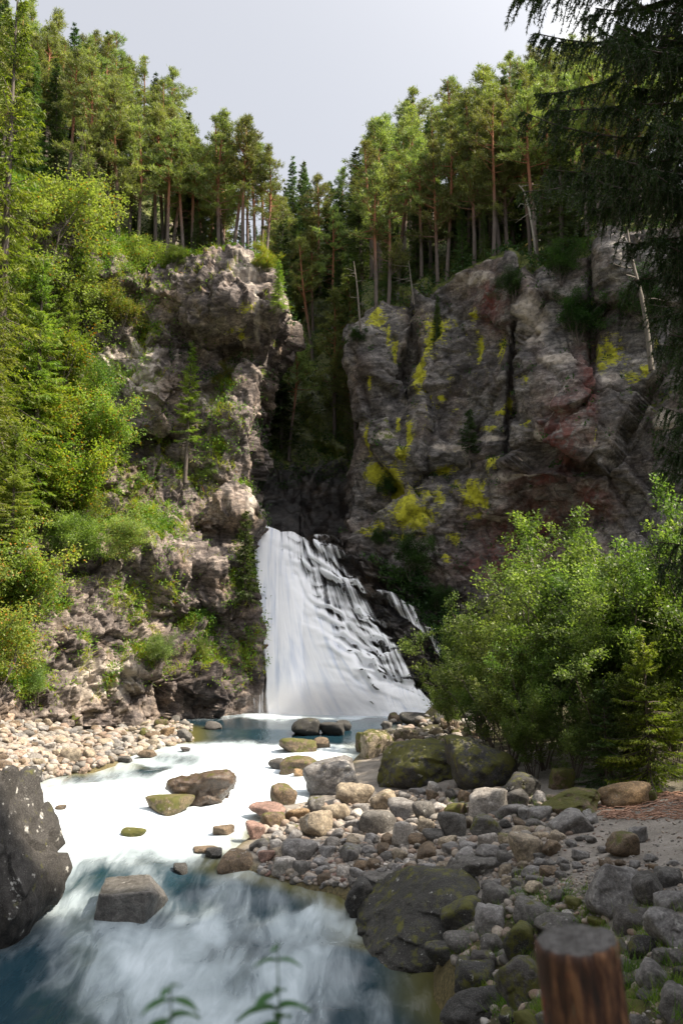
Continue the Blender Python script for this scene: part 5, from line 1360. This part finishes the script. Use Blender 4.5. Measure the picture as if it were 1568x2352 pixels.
# ---- nettles in front of the lens, soft with nearness
M_NET = mat_leaf('nettle_leaves', (.03, .09, .03), (.05, .14, .04), (.08, .19, .05), .35, vs=.05)
def nettle(px, Y, top_py, levels, lab, seed):
    g = R(seed); tp = P(px, top_py, Y); H = float(tp[2]) + 1.68
    e = link('nettle_plant', None, loc=(tp[0], tp[1], -1.68)); e.empty_display_size = .1
    T = Geo(); T.tube([[0, 0, 0], [.02, 0, H * .5], [0, 0, H]], [.004, .003, .0015], 6)
    link('stem', T.mesh('nettle_stem', M_NET), e)
    for i, (py, L) in enumerate(levels):
        z = float(P(px, py, Y)[2]) + 1.68
        for sgn in (0, math.pi):
            a = (.2 if i % 2 else 1.2) + sgn + g.normal() * .2
            n = 7; s = np.linspace(0, 1, n); wv = np.sin(s * math.pi) ** .8 * L * .28 * (1 - .3 * s)
            ctr = np.stack([np.cos(a) * L * s, np.sin(a) * L * s, z + .2 * L * s - .5 * L * s ** 2], -1)
            sdv = np.array([-math.sin(a), math.cos(a), 0])
            rows_ = np.stack([ctr - sdv * wv[:, None] + [0, 0, .08 * L], ctr, ctr + sdv * wv[:, None] + [0, 0, .08 * L]], 1)
            rows_ = np.concatenate([rows_]); idx = np.arange(n * 3).reshape(n, 3)
            F = np.concatenate([np.stack([idx[:-1, c], idx[:-1, c + 1], idx[1:, c + 1], idx[1:, c]], -1) for c in (0, 1)])
            link('leaf', mesh('nettle_leaf', rows_.reshape(-1, 3), F, M_NET, smooth=True), e)
    tag(e, lab, 'plant', 'nettles in front of the camera')
nettle(637, 1.75, 2160, [(2175, .022), (2208, .045), (2285, .055), (2320, .075), (2350, .07)], 'taller blurred nettle sprig rising from the bottom edge over the river', 1)
nettle(392, 1.55, 2262, [(2270, .030), (2300, .050), (2345, .065)], 'shorter blurred nettle sprig at the bottom edge, left of the taller one', 2)

# ---- driftwood chips on the path, grass between the near rocks, fallen poles
g = R(12)
M_WOOD = mat_bark('driftwood', (.20, .10, .065), (.42, .27, .20))
T = Geo()
for i in range(420):
    x = 1378 + 200 * g.rand(); y = 1822 + 62 * g.rand() ** 1.2
    h = cast(x, y, [BV_0])
    if h is None: continue
    c = np.array(h[0]); a = g.normal() * .5; L = .12 + .35 * g.rand(); d_ = np.array([math.cos(a), math.sin(a), g.normal() * .12])
    T.tube([c + [0, 0, .02] - d_ * L / 2, c + [0, 0, .05 * g.rand() + .02], c + [0, 0, .03] + d_ * L / 2], [.012, .016, .01], 4)
tag(link('driftwood', T.mesh('driftwood', M_WOOD)), 'reddish driftwood chips and sticks strewn over the sandy path', 'driftwood', kind='stuff')
CC = []; 
for poly, n in ((fields[4][1], 220), ([(1150, 1990), (1400, 2060), (1568, 2090), (1568, 2120), (1200, 2100)], 40), ([(1150, 1800), (1300, 1850), (1250, 1920), (1000, 1850)], 30)):
    xs_ = [q[0] for q in poly]; ys_ = [q[1] for q in poly]; k = 0
    while k < n:
        x = min(xs_) + g.rand() * (max(xs_) - min(xs_)); y = min(ys_) + g.rand() * (max(ys_) - min(ys_))
        if inpoly(x, y, poly):
            k += 1; h = cast(x, y, [BV_0])
            if h: CC.append(np.repeat(np.array(h[0])[None], 22, 0) + g.normal(size=(22, 3)) * [.06, .06, .01])
CC = np.concatenate(CC)
tag(link('grass', blade_mesh('grass', CC, g.normal(size=(len(CC), 3)) * [.5, .5, .2] + [0, 0, .9], .12 + .2 * g.rand(len(CC)), .012, M_HERB, g)), 'thin grass growing between the near bank rocks', 'grass', kind='stuff')
M_POLE = mat_bark('yellow_pole', (.16, .13, .03), (.32, .26, .06))
for (a, b, Y1, Y2, lab) in [((1142, 626), (1213, 590), 60.5, 60, 'long yellowish fallen pole leaning up to the right between the pines'), ((1205, 565), (1255, 525), 60.6, 61, 'short yellowish pole leaning between pines right of the long one'), ((1156, 562), (1200, 596), 61, 60.4, 'yellowish pole sloping down to the right beside the thick pine trunks')]:
    p0, p1 = P(*a, Y1), P(*b, Y2); T = Geo(); T.tube([p0, (p0 + p1) / 2 + [0, 0, .05], p1], [.06, .05, .04], 6)
    tag(link('fallen_pole', T.mesh('fallen_pole', M_POLE)), lab, 'fallen pole', 'fallen poles in the pine wood')

# ---- spray hanging at the foot of the fall
N = NT('spray'); co = N.coord('Object'); ln = N.n('VectorMath', {'operation': 'LENGTH'}, Vector=co)
dn_ = N.math('MULTIPLY', N.rng(ln.outputs['Value'],   .1, 1.0, 1, 0), .38)
vol = N.n('VolumePrincipled', Density=dn_, Anisotropy=.2); vol.inputs['Color'].default_value = (1, 1, 1, 1)
N.t.links.new(vol.outputs[0], N.out.inputs['Volume'])
v_, f_ = ICO[3]
sp = P(790, 1625, 54.2)
tag(link('spray', mesh('spray', v_, f_, N.m), loc=sp, scale=(7.0, 2.4, 2.2)), 'white spray hanging over the pool at the foot of the waterfall', 'spray', kind='stuff')
# low plants on the bank floor beside the path and under the near trees
CC = []
for i in range(2600):
    x = 5.2 + 13 * g.rand(); y = 4 + 17 * g.rand()
    if x < .40 * y + .5: continue
    z = float(ground(x, y)); CC.append(np.array([x, y, z]) + g.normal(size=(14, 3)) * [.16, .16, .05] + [0, 0, .06])
CC = np.concatenate(CC)
tag(link('undergrowth', blade_mesh('undergrowth', CC, g.normal(size=(len(CC), 3)) + [0, 0, .4], .10 + .1 * g.rand(len(CC)), .06, M_HERBD, g, diamond=True)), 'low herbs on the shaded forest floor beside the path', 'undergrowth', kind='stuff')
